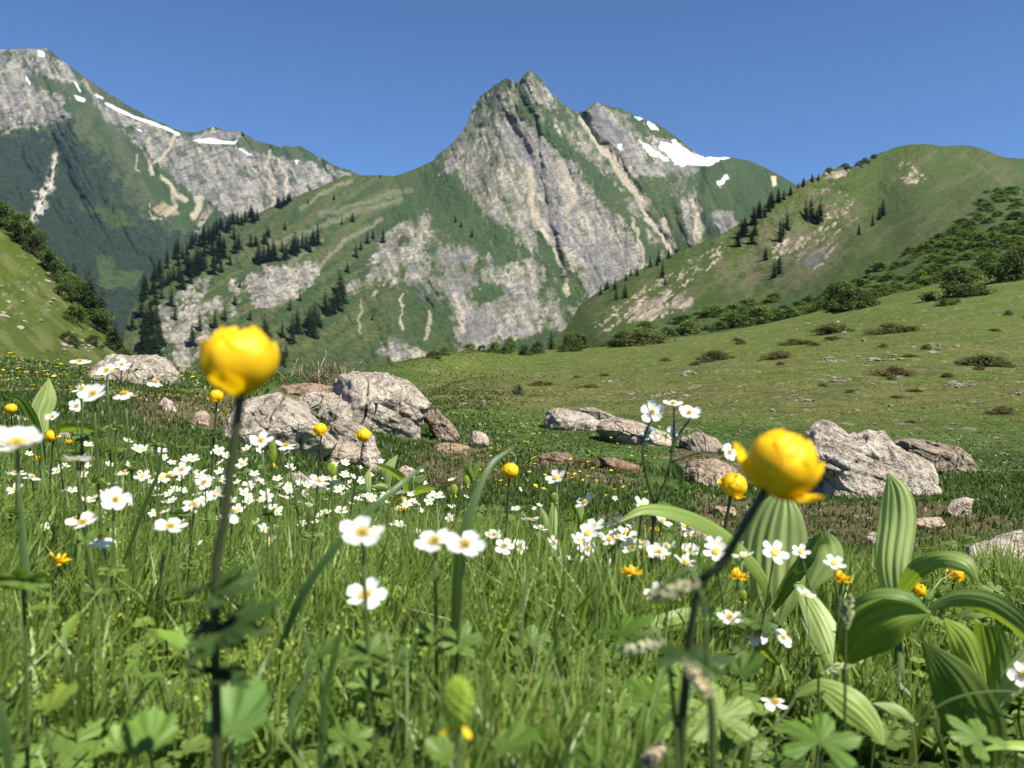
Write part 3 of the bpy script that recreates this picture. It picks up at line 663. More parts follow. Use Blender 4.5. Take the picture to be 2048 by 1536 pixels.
# ------------------------------------------------------------------ small mesh kit
class Kit:
    def __init__(s): s.v = []; s.f = []; s.m = []; s.n = 0; s.c = []
    def add(s, v, f, m=0, c=(1, 1, 1)):
        b = s.n
        s.v.append(np.asarray(v, float).reshape(-1, 3)); k = len(s.v[-1]); s.n += k
        s.c.append(np.broadcast_to(np.asarray(c, float), (k, 3)))
        for q in f: s.f.append(tuple(int(i) + b for i in q)); s.m.append(m)
    def tube(s, pts, rad, sides=6, m=0, c=(1, 1, 1), cap=True):
        pts = np.asarray(pts, float); n = len(pts); rad = np.broadcast_to(rad, (n,))
        t = np.gradient(pts, axis=0); t /= np.linalg.norm(t, axis=1)[:, None] + 1e-12
        up = np.array([0.31, .2, .93]); V_ = []
        for i in range(n):
            a = np.cross(t[i], up); a /= np.linalg.norm(a) + 1e-9; b = np.cross(t[i], a)
            for k in range(sides):
                w = 2 * math.pi * k / sides
                V_.append(pts[i] + rad[i] * (a * math.cos(w) + b * math.sin(w)))
        F_ = [(i * sides + k, i * sides + (k + 1) % sides, (i + 1) * sides + (k + 1) % sides, (i + 1) * sides + k) for i in range(n - 1) for k in range(sides)]
        if cap: F_ += [tuple(range(sides))[::-1], tuple((n - 1) * sides + k for k in range(sides))]
        s.add(V_, F_, m, c)
    def mesh(s, name, mats=(), smooth=True, tint=True):
        me = bpy.data.meshes.new(name)
        v = np.concatenate(s.v) if s.v else np.zeros((0, 3))
        me.from_pydata([tuple(p) for p in v], [], s.f)
        for mt in mats: me.materials.append(mt)
        me.polygons.foreach_set("material_index", s.m)
        me.polygons.foreach_set("use_smooth", [smooth] * len(s.f))
        if tint:
            a = me.color_attributes.new("tint", 'FLOAT_COLOR', 'POINT')
            c = np.ones((len(v), 4), np.float32); c[:, :3] = np.concatenate(s.c)
            a.data.foreach_set("color", c.ravel())
        me.update()
        return me
def spline(pts, n):
    pts = np.asarray(pts, float)
    if len(pts) == 2: return pts[0] + (pts[1] - pts[0]) * np.linspace(0, 1, n)[:, None]
    P = np.vstack([2 * pts[0] - pts[1], pts, 2 * pts[-1] - pts[-2]]); m = len(pts) - 1
    out = []
    for u in np.linspace(0, m, n):
        i = min(int(u), m - 1); t = u - i
        a, b, c, d = P[i:i + 4]
        out.append(.5 * ((2 * b) + (-a + c) * t + (2 * a - 5 * b + 4 * c - d) * t * t + (-a + 3 * b - 3 * c + d) * t ** 3))
    return np.array(out)
def empty(name, loc, label, category, group=None):
    o = bpy.data.objects.new(name, None); COL.objects.link(o); o.location = loc; o.empty_display_size = .05
    o["label"] = label; o["category"] = category
    if group: o["group"] = group
    return o
def tag(o, label, category, group=None):
    o["label"] = label; o["category"] = category
    if group: o["group"] = group
    return o

# ------------------------------------------------------------------ boulders
def rock_material():
    m, nt, out = nodes_of("limestone")
    tc = N(nt, "ShaderNodeTexCoord"); at = N(nt, "ShaderNodeAttribute"); at.attribute_name = "tint"
    a = noise(nt, 3.0, 6, .72, tc.outputs["Object"]); b = noise(nt, 16, 5, .7, tc.outputs["Object"]); d = noise(nt, 70, 3, .7, tc.outputs["Object"])
    c = ramp(nt, a, [(.28, (.21, .18, .14)), (.46, (.43, .375, .31)), (.68, (.60, .54, .455))])
    c = mix_rgb(nt, 'MULTIPLY', 1.0, c, ramp(nt, b, [(.36, (.36, .34, .31)), (.50, (1, 1, 1)), (.7, (1.2, 1.19, 1.15))]))
    c = mix_rgb(nt, 'MULTIPLY', 1.0, c, ramp(nt, d, [(.3, (.75,) * 3), (.7, (1.2,) * 3)]))
    # dark lichen blotches
    l = noise(nt, 7.5, 6, .8, tc.outputs["Object"])
    c = mix_rgb(nt, 'MIX', ramp(nt, l, [(.52, (0, 0, 0)), (.64, (.8, .8, .8))]), c, (.085, .075, .055))
    c = mix_rgb(nt, 'MULTIPLY', 1.0, c, at.outputs["Color"])
    v = N(nt, "ShaderNodeTexVoronoi", feature='DISTANCE_TO_EDGE'); v.inputs["Scale"].default_value = 3.0
    w = N(nt, "ShaderNodeMix", data_type='VECTOR'); w.inputs[0].default_value = .22
    wn_ = N(nt, "ShaderNodeTexNoise"); wn_.inputs["Scale"].default_value = 5; wn_.inputs["Detail"].default_value = 4
    nt.links.new(tc.outputs["Object"], wn_.inputs["Vector"]); nt.links.new(tc.outputs["Object"], w.inputs[4]); nt.links.new(wn_.outputs["Color"], w.inputs[5])
    nt.links.new(w.outputs[1], v.inputs["Vector"])
    cr = ramp(nt, v.outputs[0], [(0, (.45, .45, .45)), (.02, (1, 1, 1))])
    c = mix_rgb(nt, 'MULTIPLY', .5, c, cr)
    bs = N(nt, "ShaderNodeBsdfPrincipled"); nt.links.new(c, bs.inputs["Base Color"]); bs.inputs["Roughness"].default_value = .92; bs.inputs["Specular IOR Level"].default_value = .15
    h = mix_rgb(nt, 'ADD', .25, mix_rgb(nt, 'ADD', .8, a, b), cr)
    bp = N(nt, "ShaderNodeBump"); bp.inputs["Strength"].default_value = .9; bp.inputs["Distance"].default_value = .10
    nt.links.new(h, bp.inputs["Height"]); nt.links.new(bp.outputs[0], bs.inputs["Normal"]); nt.links.new(bs.outputs[0], out.inputs[0])
    return m
M_rock = rock_material()
def n3(P, s, o=4):
    x, y, z = P[..., 0], P[..., 1], P[..., 2]
    return (fbm(x + .37 * z, y - .21 * z, s, o) + fbm(y + .5 * x, z + .13 * y, s + 31, o) + fbm(z - .2 * y, x + .3 * z, s + 57, o)) / 3
def rock(poly, D, thick, label, seed=0, name="boulder", nth=220, nph=112, rough=.10, group=None, tintc=(1, 1, 1), sink=0.0, cracks=1.0, cat=None):
    """a boulder whose outline seen from the meadow is the given one; rounded front to back, buried in the turf"""
    P = np.array(poly, float); c = P.mean(0)
    hd = hit(c[0], P[:, 1].max() - .10 * (P[:, 1].max() - P[:, 1].min()))
    if hd: thick *= hd / D; D = hd + thick * .36
    sz = (P.max(0) - P.min(0)).max() / F * D
    th = np.linspace(0, 2 * math.pi, nth, endpoint=False)
    rr = np.zeros(nth)
    for k, a in enumerate(th):
        d = np.array([math.cos(a), math.sin(a)]); best = 1.0
        for i in range(len(P)):
            p, q = P[i] - c, P[(i + 1) % len(P)] - c; e = q - p
            den = d[0] * e[1] - d[1] * e[0]
            if abs(den) < 1e-9: continue
            t = (p[0] * e[1] - p[1] * e[0]) / den; u = (p[0] * d[1] - p[1] * d[0]) / den
            if t > 0 and -1e-6 <= u <= 1 + 1e-6: best = max(best, t)
        rr[k] = best
    # front pole -> rim -> back pole
    ph = np.linspace(0, math.pi, nph)[1:-1]
    S = np.sin(ph) ** .8
    T = -np.sign(np.cos(ph)) * np.abs(np.cos(ph)) ** .7
    X = c[0] + (rr * np.cos(th))[None] * S[:, None]; Y = c[1] + (rr * np.sin(th))[None] * S[:, None]
    DD = D + T[:, None] * thick * .5 * np.ones_like(X)
    # the upper part leans back, as a weathered block does
    up = (c[1] - Y) / (P[:, 1].max() - P[:, 1].min())
    DD = DD + up * thick * .55
    G3 = W(X, Y, DD)
    poles = np.stack([V(c[0], c[1], D - thick * .5), V(c[0], c[1], D + thick * .5)])
    # flat fracture faces cut into the block
    G0 = G3.copy(); ctr0 = G3.reshape(-1, 3).mean(0); rr_ = np.random.default_rng(seed + 500)
    for _k in range(16):
        n_ = rr_.normal(size=3) * np.array([1, 1.1, .8]); n_ /= np.linalg.norm(n_); dd = (G3 - ctr0) @ n_; lim = dd.max() * rr_.uniform(.66, .90)
        G3 = G3 - n_ * (np.maximum(dd - lim, 0) * .72)[..., None]
    for ax in (0, 2):
        e0, e1 = G0[..., ax].min(), G0[..., ax].max(); f0, f1 = G3[..., ax].min(), G3[..., ax].max()
        G3[..., ax] = e0 + (G3[..., ax] - f0) * (e1 - e0) / (f1 - f0)
    cz = G3[..., 2].mean(); lo = np.minimum(G3[..., 2] - cz, 0)
    G3[..., 2] += lo * .22; G3[..., :2] += (G3[..., :2] - G3[..., :2].reshape(-1, 2).mean(0)) * (-lo / sz)[..., None] * .5      # broad foot sunk in the turf
    q = G3 / sz
    ctr = G3.reshape(-1, 3).mean(0)
    nrm = G3 - ctr; nrm /= np.linalg.norm(nrm, axis=-1)[..., None] + 1e-9
    o = seed * 13.7
    disp = (n3(q * 2.2 + o, seed, 3) - .5) * 1.2 + (.5 - np.abs(n3(q * 4.5 + o, seed + 2, 3) - .5) * 2) * .9 - .35
    # joints: stepped bedding planes and clefts
    b = q @ np.array([.35, .3, .9]) * 6 + 1.5 * n3(q * 2 + o, seed + 5, 3)
    step = (np.abs((b % 1) - .5) * 2) ** 6
    c2 = q @ np.array([.9, .25, -.25]) * 3.2 + 1.4 * n3(q * 1.7 + o, seed + 9, 3)
    cl = sst(.90, 1.0, np.abs((c2 % 1) - .5) * 2) * sst(.40, .6, n3(q * 2.7 - o, seed + 11, 2))
    step = step * sst(.42, .62, n3(q * 2.1 - o, seed + 12, 2))
    fine = (n3(q * 9 + o, seed + 15, 4) - .5) * .45
    facet = (np.floor(n3(q * 3.1 + o, seed + 21, 2) * 9) / 9 - .5) * 1.5
    disp = disp * rough * sz + (-.022 * step - .05 * cl * cracks + fine * rough * 1.3 + facet * rough * .8) * sz
    G3 = G3 + nrm * disp[..., None]
    G3[..., 2] -= sink
    v = np.concatenate([G3.reshape(-1, 3), poles]); nr = len(ph)
    i = np.arange(nr - 1)[:, None] * nth; j = np.arange(nth)[None]; j2 = (j + 1) % nth
    f = np.stack([i + j, i + nth + j, i + nth + j2, i + j2], -1).reshape(-1, 4)
    jj = np.arange(nth); k0 = nr * nth
    tri = np.concatenate([np.stack([(jj + 1) % nth, np.full(nth, k0), jj], -1), np.stack([(nr - 1) * nth + jj, np.full(nth, k0 + 1), (nr - 1) * nth + (jj + 1) % nth], -1)])
    col = np.ones((len(v), 3)) * np.array(tintc)
    dark = np.clip(1 - .55 * (step * .7 + cl).reshape(-1), .3, 1)
    col[:nr * nth] *= dark[:, None]
    base = np.array([ctr[0], ctr[1], v[:, 2].min()])
    me = mesh_np(name, v - base, [f, tri], cols=col)
    ob = link(name, me, M_rock); ob.location = base
    return tag(ob, label, cat or name.replace("_", " "), group)
rock([(652, 792), (662, 765), (688, 746), (720, 738), (790, 742), (826, 752), (850, 780), (862, 800), (850, 818), (846, 850), (828, 884), (780, 876), (735, 884), (690, 862), (662, 830)], 9.3, 1.1, "big grey boulder with vertical clefts, tallest of the rocks behind the meadow", 1, rough=.13)
rock([(848, 818), (876, 815), (896, 836), (918, 878), (900, 892), (868, 872), (842, 838)], 9.0, .35, "narrow brownish slab leaning on the right side of the big cleft boulder", 2, tintc=(.72, .66, .6))
rock([(636, 834), (655, 800), (690, 808), (706, 838), (690, 862), (650, 860)], 8.7, .4, "rounded knobbly rock at the left foot of the big cleft boulder", 3)
rock([(440, 880), (470, 815), (505, 795), (560, 788), (604, 792), (640, 828), (664, 868), (655, 915), (560, 918), (478, 908)], 7.6, .9, "broad pale slab of rock behind the yellow globeflower stem", 4, rough=.09)
rock([(655, 842), (690, 836), (725, 856), (752, 880), (760, 915), (744, 945), (705, 905), (668, 872)], 7.1, .45, "tilted pale block with a dark cleft below it, right of the broad slab", 5)
rock([(590, 800), (612, 783), (655, 785), (692, 800), (694, 828), (640, 836), (600, 822)], 8.2, .4, "small pale block wedged between the broad slab and the big boulder", 6)
rock([(596, 885), (640, 872), (690, 882), (728, 900), (720, 925), (650, 930), (600, 915)], 6.9, .4, "low cracked rock lying under the tilted pale block", 7, tintc=(.9, .84, .78))
rock([(550, 775), (600, 765), (650, 772), (660, 790), (600, 800), (552, 792)], 9.5, .6, "low reddish rock ledge under the bare twiggy bush", 8, tintc=(.75, .62, .52))
rock([(938, 872), (950, 860), (966, 862), (978, 873), (974, 892), (958, 900), (940, 890)], 8.6, .2, "small white angular stone alone in the green hollow", 9, name="stone", tintc=(1.15, 1.12, 1.08), rough=.06)
rock([(1088, 828), (1112, 815), (1160, 820), (1212, 846), (1204, 866), (1150, 862), (1100, 852)], 11.2, .7, "flat grey rock slab at the edge of the green hollow, left one of the row", 10)
rock([(1192, 842), (1232, 834), (1290, 850), (1332, 866), (1342, 890), (1292, 900), (1230, 888), (1196, 868)], 10.8, .8, "smooth pale whaleback slab right of the flat grey slab", 11, rough=.06, cracks=.4, tintc=(1.06, 1.02, .97))
rock([(1150, 826), (1160, 815), (1190, 814), (1222, 828), (1238, 842), (1190, 850)], 11.9, .5, "dark weathered rock poking up behind the two flat slabs", 12, tintc=(.8, .78, .76))
rock([(1360, 892), (1366, 872), (1400, 864), (1432, 876), (1446, 900), (1410, 908)], 10.2, .4, "small dark rock beside the whaleback slab", 13, tintc=(.75, .72, .7))
rock([(1368, 940), (1385, 922), (1430, 918), (1470, 935), (1480, 965), (1420, 978), (1372, 966)], 8.0, .5, "brown soil streaked rock behind the smaller right globeflower", 14, tintc=(.88, .8, .72), rough=.08)
rock([(1575, 935), (1600, 880), (1615, 855), (1640, 843), (1662, 848), (1682, 866), (1722, 856), (1748, 862), (1772, 886), (1804, 906), (1842, 936), (1866, 972), (1850, 1004), (1760, 1010), (1680, 1006), (1630, 985)], 8.2, 1.2, "large rugged grey outcrop behind the right globeflower", 15, rough=.14)
rock([(1786, 896), (1808, 874), (1832, 886), (1884, 894), (1932, 905), (1948, 934), (1930, 962), (1880, 962), (1836, 940)], 9.3, .8, "darker low outcrop trailing right of the rugged grey outcrop", 16, tintc=(.72, .68, .62), rough=.12)
rock([(1896, 1018), (1902, 1002), (1922, 994), (1942, 1002), (1940, 1026), (1918, 1036)], 7.2, .18, "small stone with a white top and dark shaded front beside the outcrop", 17, name="stone", tintc=(1.1, 1.05, 1), rough=.06)
rock([(1918, 1118), (1960, 1086), (2010, 1066), (2090, 1050), (2220, 1070), (2260, 1150), (2120, 1210), (2010, 1180), (1950, 1146)], 4.1, .6, "pale flat rock slab at the right edge of the meadow", 18, rough=.05)
rock([(182, 742), (200, 716), (238, 706), (268, 711), (310, 705), (334, 720), (358, 752), (330, 775), (270, 775), (196, 765)], 12.4, .9, "long grey layered rock behind the white anemones on the left", 19, rough=.11)
rock([(318, 810), (330, 794), (346, 806), (350, 822), (326, 826)], 8.6, .15, "little white stone in the turf below the long layered rock", 20, name="stone", tintc=(1.15, 1.1, 1.05))
rock([(382, 848), (392, 828), (408, 820), (420, 832), (414, 852), (396, 858)], 8.0, .2, "pinkish stone between the little white stone and the broad slab", 21, name="stone", tintc=(1.1, .98, .9))
rock([(100, 872), (118, 858), (146, 866), (150, 890), (112, 892)], 5.0, .2, "pale stone behind the small globeflower on the left", 22, name="stone")
rock([(16, 838), (30, 830), (50, 836), (52, 850), (22, 850)], 5.8, .2, "pale stone under the leaves of the left hellebore", 23, name="stone")
rock([(858, 902), (880, 886), (915, 884), (940, 896), (930, 912), (880, 912)], 8.2, .3, "low brown rock half sunk in the turf below the leaning slab", 24, tintc=(.8, .68, .55))
rock([(1066, 916), (1090, 906), (1130, 906), (1146, 920), (1120, 934), (1076, 930)], 7.6, .25, "dark flat stone rimmed with soil in the middle of the hollow", 25, tintc=(.5, .42, .36))
rock([(1195, 912), (1230, 912), (1280, 932), (1284, 948), (1236, 944), (1196, 930)], 7.8, .3, "reddish earthy rock below the whaleback slab", 26, tintc=(.66, .50, .40))
rock([(1820, 1052), (1835, 1036), (1872, 1034), (1882, 1050), (1856, 1064)], 5.6, .25, "bright cream coloured stone right of the tall upright leaf", 27, name="stone", tintc=(1.2, 1.1, .95), rough=.05)
rock([(1550, 1064), (1566, 1052), (1590, 1054), (1604, 1066), (1580, 1074)], 5.0, .15, "cream stone behind the tall striped leaf", 28, name="stone", tintc=(1.15, 1.05, .92))
rock([(1730, 1074), (1745, 1062), (1764, 1070), (1768, 1090), (1742, 1096)], 4.9, .15, "greyish stone on the brown soil left of the tall upright leaf", 29, name="stone")
rock([(1420, 1024), (1440, 1012), (1466, 1014), (1474, 1030), (1440, 1036)], 5.8, .15, "small pinkish stone under the smaller right globeflower", 30, name="stone", tintc=(1, .88, .78))
rock([(1340, 1060), (1375, 1050), (1420, 1066), (1440, 1085), (1400, 1094), (1350, 1080)], 4.4, .25, "pinkish flat rock below the arching leaf", 31, name="stone", tintc=(.98, .86, .78))
rock([(560, 968), (590, 946), (640, 952), (650, 975), (600, 985)], 4.6, .2, "grey stone among the crowded small anemones", 32, name="stone")
rock([(795, 940), (812, 930), (832, 940), (828, 962), (804, 966)], 6.0, .15, "pale pink stone behind the middle hellebore", 33, name="stone", tintc=(1.05, .95, .88))
# small stones scattered over the turf: one of each shape, then copies
def stones():
    protos = []
    for k in range(5):
        P = rng.normal(size=(26, 3)); P /= np.linalg.norm(P, axis=1)[:, None]; P *= np.array([1, .8, .55]) * (1 + .3 * rng.random((26, 1)))
        import bmesh
        bm = bmesh.new()
        for p in P: bm.verts.new(p)
        bmesh.ops.convex_hull(bm, input=bm.verts)
        bmesh.ops.bevel(bm, geom=list(bm.edges), offset=.06, segments=1, affect='EDGES')
        me = bpy.data.meshes.new("stone"); bm.to_mesh(me); bm.free()
        a = me.color_attributes.new("tint", 'FLOAT_COLOR', 'POINT'); a.data.foreach_set("color", np.ones(len(me.vertices) * 4, np.float32))
        me.materials.append(M_rock); protos.append(me)
    piles = [((1290, 790), 14, 45, 5, 22), ((1345, 792), 12, 40, 6, 22), ((1605, 803), 16, 34, 5, 19), ((1915, 772), 26, 34, 7, 24), ((2040, 788), 8, 20, 8, 22), ((1860, 697), 16, 45, 6, 36), ((1760, 720), 12, 40, 5, 31), ((1650, 722), 14, 26, 5, 31), ((1380, 750), 8, 30, 3, 32), ((1670, 765), 12, 30, 6, 24), ((1240, 762), 6, 40, 4, 30), ((925, 780), 8, 20, 4, 22),
             ((940, 808), 8, 60, 8, 16), ((1300, 870), 10, 160, 30, 11), ((1640, 830), 14, 200, 25, 16), ((1880, 850), 14, 160, 60, 13), ((1750, 660), 10, 250, 30, 50), ((60, 600), 20, 90, 60, 80), ((150, 690), 12, 60, 30, 60), ((1700, 1050), 14, 170, 25, 5.3), ((1650, 1120), 10, 90, 40, 4.4)]
    k = 0
    for (cx, cy), n, sx, sy, D in piles:
        for _ in range(n):
            px = cx + R.gauss(0, sx * .5); py = cy + R.gauss(0, sy * .5)
            if D > 45 and px < 300:
                p = Vector([float(t) for t in sh4.P(px, max(py, float(crest_fn(CREST4)(px)) + 8))]); s = R.uniform(.15, .4); where = "left slope"
            else:
                # march along the sight line to the ground
                dd = hit(px, py)
                if dd is None or dd > 3 * D: continue
                p = Gv(px, dd); s = R.uniform(.0016, .0046) * dd * (1.2 if dd < 7 else 1)
            o = bpy.data.objects.new("stone", protos[k % 5]); COL.objects.link(o); k += 1
            o.location = p + Vector((0, 0, s * .15)); o.scale = (s, s * R.uniform(.7, 1), s * R.uniform(.6, 1)); o.rotation_euler = (R.uniform(-.3, .3), R.uniform(-.3, .3), R.uniform(0, 6.3))
            if D > 45 and px < 300: tag(o, "tiny pale stone scattered on the steep pasture slope at the left", "stone", "stones on the left slope")
            elif D > 45: tag(o, "tiny pale stone scattered below the bushes of the plateau", "stone", "stones below the bushes")
            elif D > 14.5: tag(o, "small pale stone lying in a loose heap on the grazed plateau", "stone", "stones heaped on the plateau")
            else: tag(o, "small loose stone on the bare soil near the boulders", "stone", "stones near the boulders")
stones()
# ------------------------------------------------------------------ foliage materials
M_needle = leaf_mat("spruce_needles", (.022, .042, .016), (.035, .055, .020), trans=.15, gloss=.01, rough=.7, attr="tint")
M_bark = surface_mat("bark", 3.0, (.6, 1.3), rough=.95)
M_leafy = leaf_mat("shrub_leaves", (.05, .09, .02), trans=.35, gloss=.012, rough=.7, attr="tint")

def fast_mesh(name, V_, Fq, mat, cols):
    me = mesh_np(name, V_, Fq, cols=cols, smooth=False); me.materials.append(mat); return me
def conifer_meshes(seed, H=10.0, wid=.20, n=46):
    """trunk and a crown of drooping sprays of needles, height H"""
    r = np.random.default_rng(seed); k = Kit()
    k.tube([(0, 0, -.5), (0, 0, H * .5), (0, 0, H * .97)], [H * .016, H * .010, .01], 6, c=(.10, .075, .055))
    trunk = k.mesh("trunk", [M_bark])
    V_ = []; C_ = []
    for i in range(n):
        t = (i + r.random()) / n
        z = H * (.05 + .95 * t); L = H * wid * (1 - t) ** .8 * r.uniform(.65, 1.15) + .12 * H * .1
        for b in range(int(5 + 3 * (1 - t))):
            a = r.uniform(0, 2 * math.pi); droop = r.uniform(.10, .45)
            d = np.array([math.cos(a), math.sin(a), 0.0]); s = np.array([-math.sin(a), math.cos(a), 0.0])
            m = max(2, int(4 * (1 - t) + 2)); g = r.uniform(.6, 1.5)
            for q in range(m):
                u = (q + .6) / m; c = d * L * u + np.array([0, 0, z - droop * L * u * u + .04 * L])
                w = L * .26 * (1.15 - u) + .05 * H * .12; l = L / m * .95 + .02 * H
                tl = r.uniform(-.35, .2, 2)
                for sg in (-1, 1):
                    p0 = c - d * l * .4; p1 = c + d * l * .7 + np.array([0, 0, -.25 * l]); p2 = c + s * sg * w + d * l * .15 + np.array([0, 0, (tl[0] - .25) * w])
                    V_ += [p0, p1, p2]; C_ += [[.026 * g, .046 * g, .017 * g]] * 3
    V_ = np.array(V_)
    F_ = np.arange(len(V_)).reshape(-1, 3)
    crown = fast_mesh("crown", V_, F_, M_needle, np.array(C_))
    return trunk, crown
CON = [conifer_meshes(21, 10, .25, 44), conifer_meshes(22, 10, .32, 40), conifer_meshes(23, 10, .21, 48)]
def conifer(p, h, label, group=None, kind=None, name="spruce"):
    i = R.randrange(3) if kind is None else kind
    if p[1] > 200: h *= 1.02
    o = empty(name, p, label, "spruce tree", group)
    o.scale = (h / 10 * R.uniform(.85, 1.2),) * 2 + (h / 10,); o.rotation_euler = (0, 0, R.uniform(0, 6.28))
    link("trunk", CON[i][0], parent=o); link("crown", CON[i][1], parent=o)
    return o
def shrub_meshes(seed, n=900, col=(.050, .088, .020), leaf=.10, flat=.75, stems=7, up=.5):
    """unit sized bush, about 2 wide and 1.5 high, of many leaf clumps round forking stems"""
    r = np.random.default_rng(seed); k = Kit()
    tips = []
    for i in range(stems):
        a = r.uniform(0, 6.28); rr = r.uniform(.2, .75); top = np.array([math.cos(a) * rr, math.sin(a) * rr, flat * r.uniform(.7, 1.5)])
        k.tube(spline([(0, 0, -.1), top * .5 + np.array([0, 0, .12]), top], 5), [.03, .025, .02, .012, .006], 5, c=(.12, .09, .06))
        tips.append(top)
    stem = k.mesh("stem", [M_bark])
    # leaf clumps
    nc = 40
    C0 = []
    for i in range(nc):
        a = r.uniform(0, 6.28); z = r.uniform(.0, 1.0); rad = math.sqrt(max(0, 1 - z ** 1.8)) * math.sqrt(r.uniform(.1, 1.0))
        C0.append([math.cos(a) * rad * .85, math.sin(a) * rad * .85, z * flat * 1.5])
    C0 = np.array(C0); cs = r.uniform(.16, .34, nc); cb = r.uniform(.65, 1.4, nc)
    ci = r.integers(0, nc, n)
    d = r.normal(size=(n, 3)); d /= np.linalg.norm(d, axis=1)[:, None]
    P = C0[ci] + d * (cs[ci] * r.random(n) ** .4)[:, None] * np.array([1, 1, .8])
    P[:, 2] = np.maximum(P[:, 2], .02)
    nn = d * .6 + r.normal(size=(n, 3)) * .5 + np.array([0, 0, up]); nn /= np.linalg.norm(nn, axis=1)[:, None]
    t = np.cross(nn, r.normal(size=(n, 3))); t /= np.linalg.norm(t, axis=1)[:, None]; b = np.cross(nn, t)
    s = leaf * r.uniform(.5, 1.2, n)[:, None]
    Q = np.stack([P - t * s, P + b * s * .55 + nn * s * .12, P + t * s, P - b * s * .55 + nn * s * .12], 1).reshape(-1, 3)
    F_ = np.arange(len(Q)).reshape(-1, 4)
    g = (cb[ci] * r.uniform(.7, 1.3, n))[:, None]
    cc = np.repeat(np.array(col)[None] * g * (1 + .25 * (r.random((n, 1)) - .5) * np.array([1.6, .4, .2])), 4, 0)
    return stem, fast_mesh("foliage", Q, F_, M_leafy, cc)
SH_FAR = [shrub_meshes(31, 1500, (.085, .135, .034), .085, up=1.1), shrub_meshes(32, 1500, (.070, .118, .030), .085, up=1.1), shrub_meshes(33, 1500, (.105, .150, .036), .08, up=1.1)]
SH_BIG = [shrub_meshes(41, 3600, (.080, .125, .030), .055, up=.9), shrub_meshes(42, 3600, (.062, .094, .028), .055, up=.9)]
SH_LOW = [shrub_meshes(51, 2600, (.085, .100, .036), .05, .42, 9, 1.2), shrub_meshes(52, 2600, (.120, .100, .050), .05, .36, 9, 1.2), shrub_meshes(53, 2600, (.070, .088, .034), .05, .46, 9, 1.2)]
def shrub(p, w, h, protos, label, group=None, name="alder_bush", cat="bush", i=None):
    st, fo = protos[R.randrange(len(protos)) if i is None else i]
    o = empty(name, p, label, cat, group)
    o.scale = (w / 2, w / 2, h / 1.5); o.rotation_euler = (0, 0, R.uniform(0, 6.28))
    link("stem", st, parent=o); link("foliage", fo, parent=o)
    return o

# ---- conifers on the spur of the rocky mountain
def on_sheet(sh, px, py):
    return Vector([float(t) for t in sh.P(float(px), float(py))])
def along(pts, step, jx=4, jy=4):
    pts = np.array(pts, float); out = []
    for a, b in zip(pts[:-1], pts[1:]):
        n = max(1, int(np.hypot(*(b - a)) / step))
        for k in range(n):
            q = a + (b - a) * (k + R.random()) / n; out.append((q[0] + R.gauss(0, jx), q[1] + R.gauss(0, jy)))
    return out
def plant_row(sh, crest, pts, step, hpx, label, group, jx=3, jy=4):
    for px, py in along(pts, step, jx, jy):
        py = max(py, float(crest(px)) + 3)
        p = on_sheet(sh, px, py); h = hpx * R.uniform(.7, 1.2) / F * p.y
        p.z -= h * .04
        conifer(p, h, label, group)
cr2 = crest_fn(CREST2); cr3 = crest_fn(CREST3)
plant_row(sh2, cr2, [(282, 600), (300, 568), (345, 522), (400, 484), (450, 458), (520, 434)], 7, 30, "dark spruce on the skyline of the green spur", "spruces along the spur crest")
plant_row(sh2, cr2, [(340, 590), (380, 560), (430, 530), (480, 500)], 7, 38, "dark spruce in the thick wood on the upper slope of the green spur", "spruces of the wood on the spur", 6, 12)
plant_row(sh2, cr2, [(300, 590), (350, 560), (400, 520), (450, 480)], 7, 34, "dark spruce in the thick wood on the upper slope of the green spur", "spruces of the wood on the spur", 8, 12)
plant_row(sh2, cr2, [(512, 530), (545, 515), (590, 505), (640, 488)], 6, 36, "dark spruce in the dense diagonal row above the pale bluff", "spruces in the row above the bluff", 3, 6)
plant_row(sh2, cr2, [(500, 500), (520, 486), (545, 470)], 7, 30, "dark spruce in the short clump above the diagonal row", "spruces in the clump above the row", 4, 5)
plant_row(sh2, cr2, [(552, 418), (585, 398)], 5, 22, "tiny spruce in the short line near the green spur top", "spruces near the spur top", 2, 2)
plant_row(sh2, cr2, [(590, 690), (625, 660), (655, 632), (692, 600)], 7, 46, "tall spruce in the clump at the rocky mountain's foot", "spruces at the mountain foot", 6, 10)
plant_row(sh2, cr2, [(540, 720), (580, 700), (560, 670), (520, 690)], 14, 40, "dark spruce in the hollow behind the big yellow globeflower", "spruces in the hollow", 8, 8)
plant_row(sh2, cr2, [(270, 660), (300, 640), (290, 700), (330, 690), (300, 720)], 9, 52, "dark spruce deep in the valley left of the spur", "spruces deep in the valley", 8, 8)
for px, py, h in [(684, 449, 18), (705, 444, 20), (735, 487, 24), (746, 478, 20), (766, 485, 30), (911, 444, 14), (922, 454, 13), (944, 474, 18), (570, 460, 18), (616, 408, 12), (668, 400, 14), (760, 340 + 16, 8), (712, 515, 26), (722, 500, 20), (695, 545, 22), (600, 600, 22), (580, 620, 20), (470, 610, 24), (450, 640, 30), (400, 660, 40), (430, 655, 36), (480, 575, 16), (350, 640, 30), (385, 690, 44), (500, 640, 20), (745, 640, 12), (905, 300, 6)]:
    p = on_sheet(sh2, px, py); conifer(p, h / F * p.y, "single dark spruce standing apart on the open green spur", "scattered spruces on the spur")
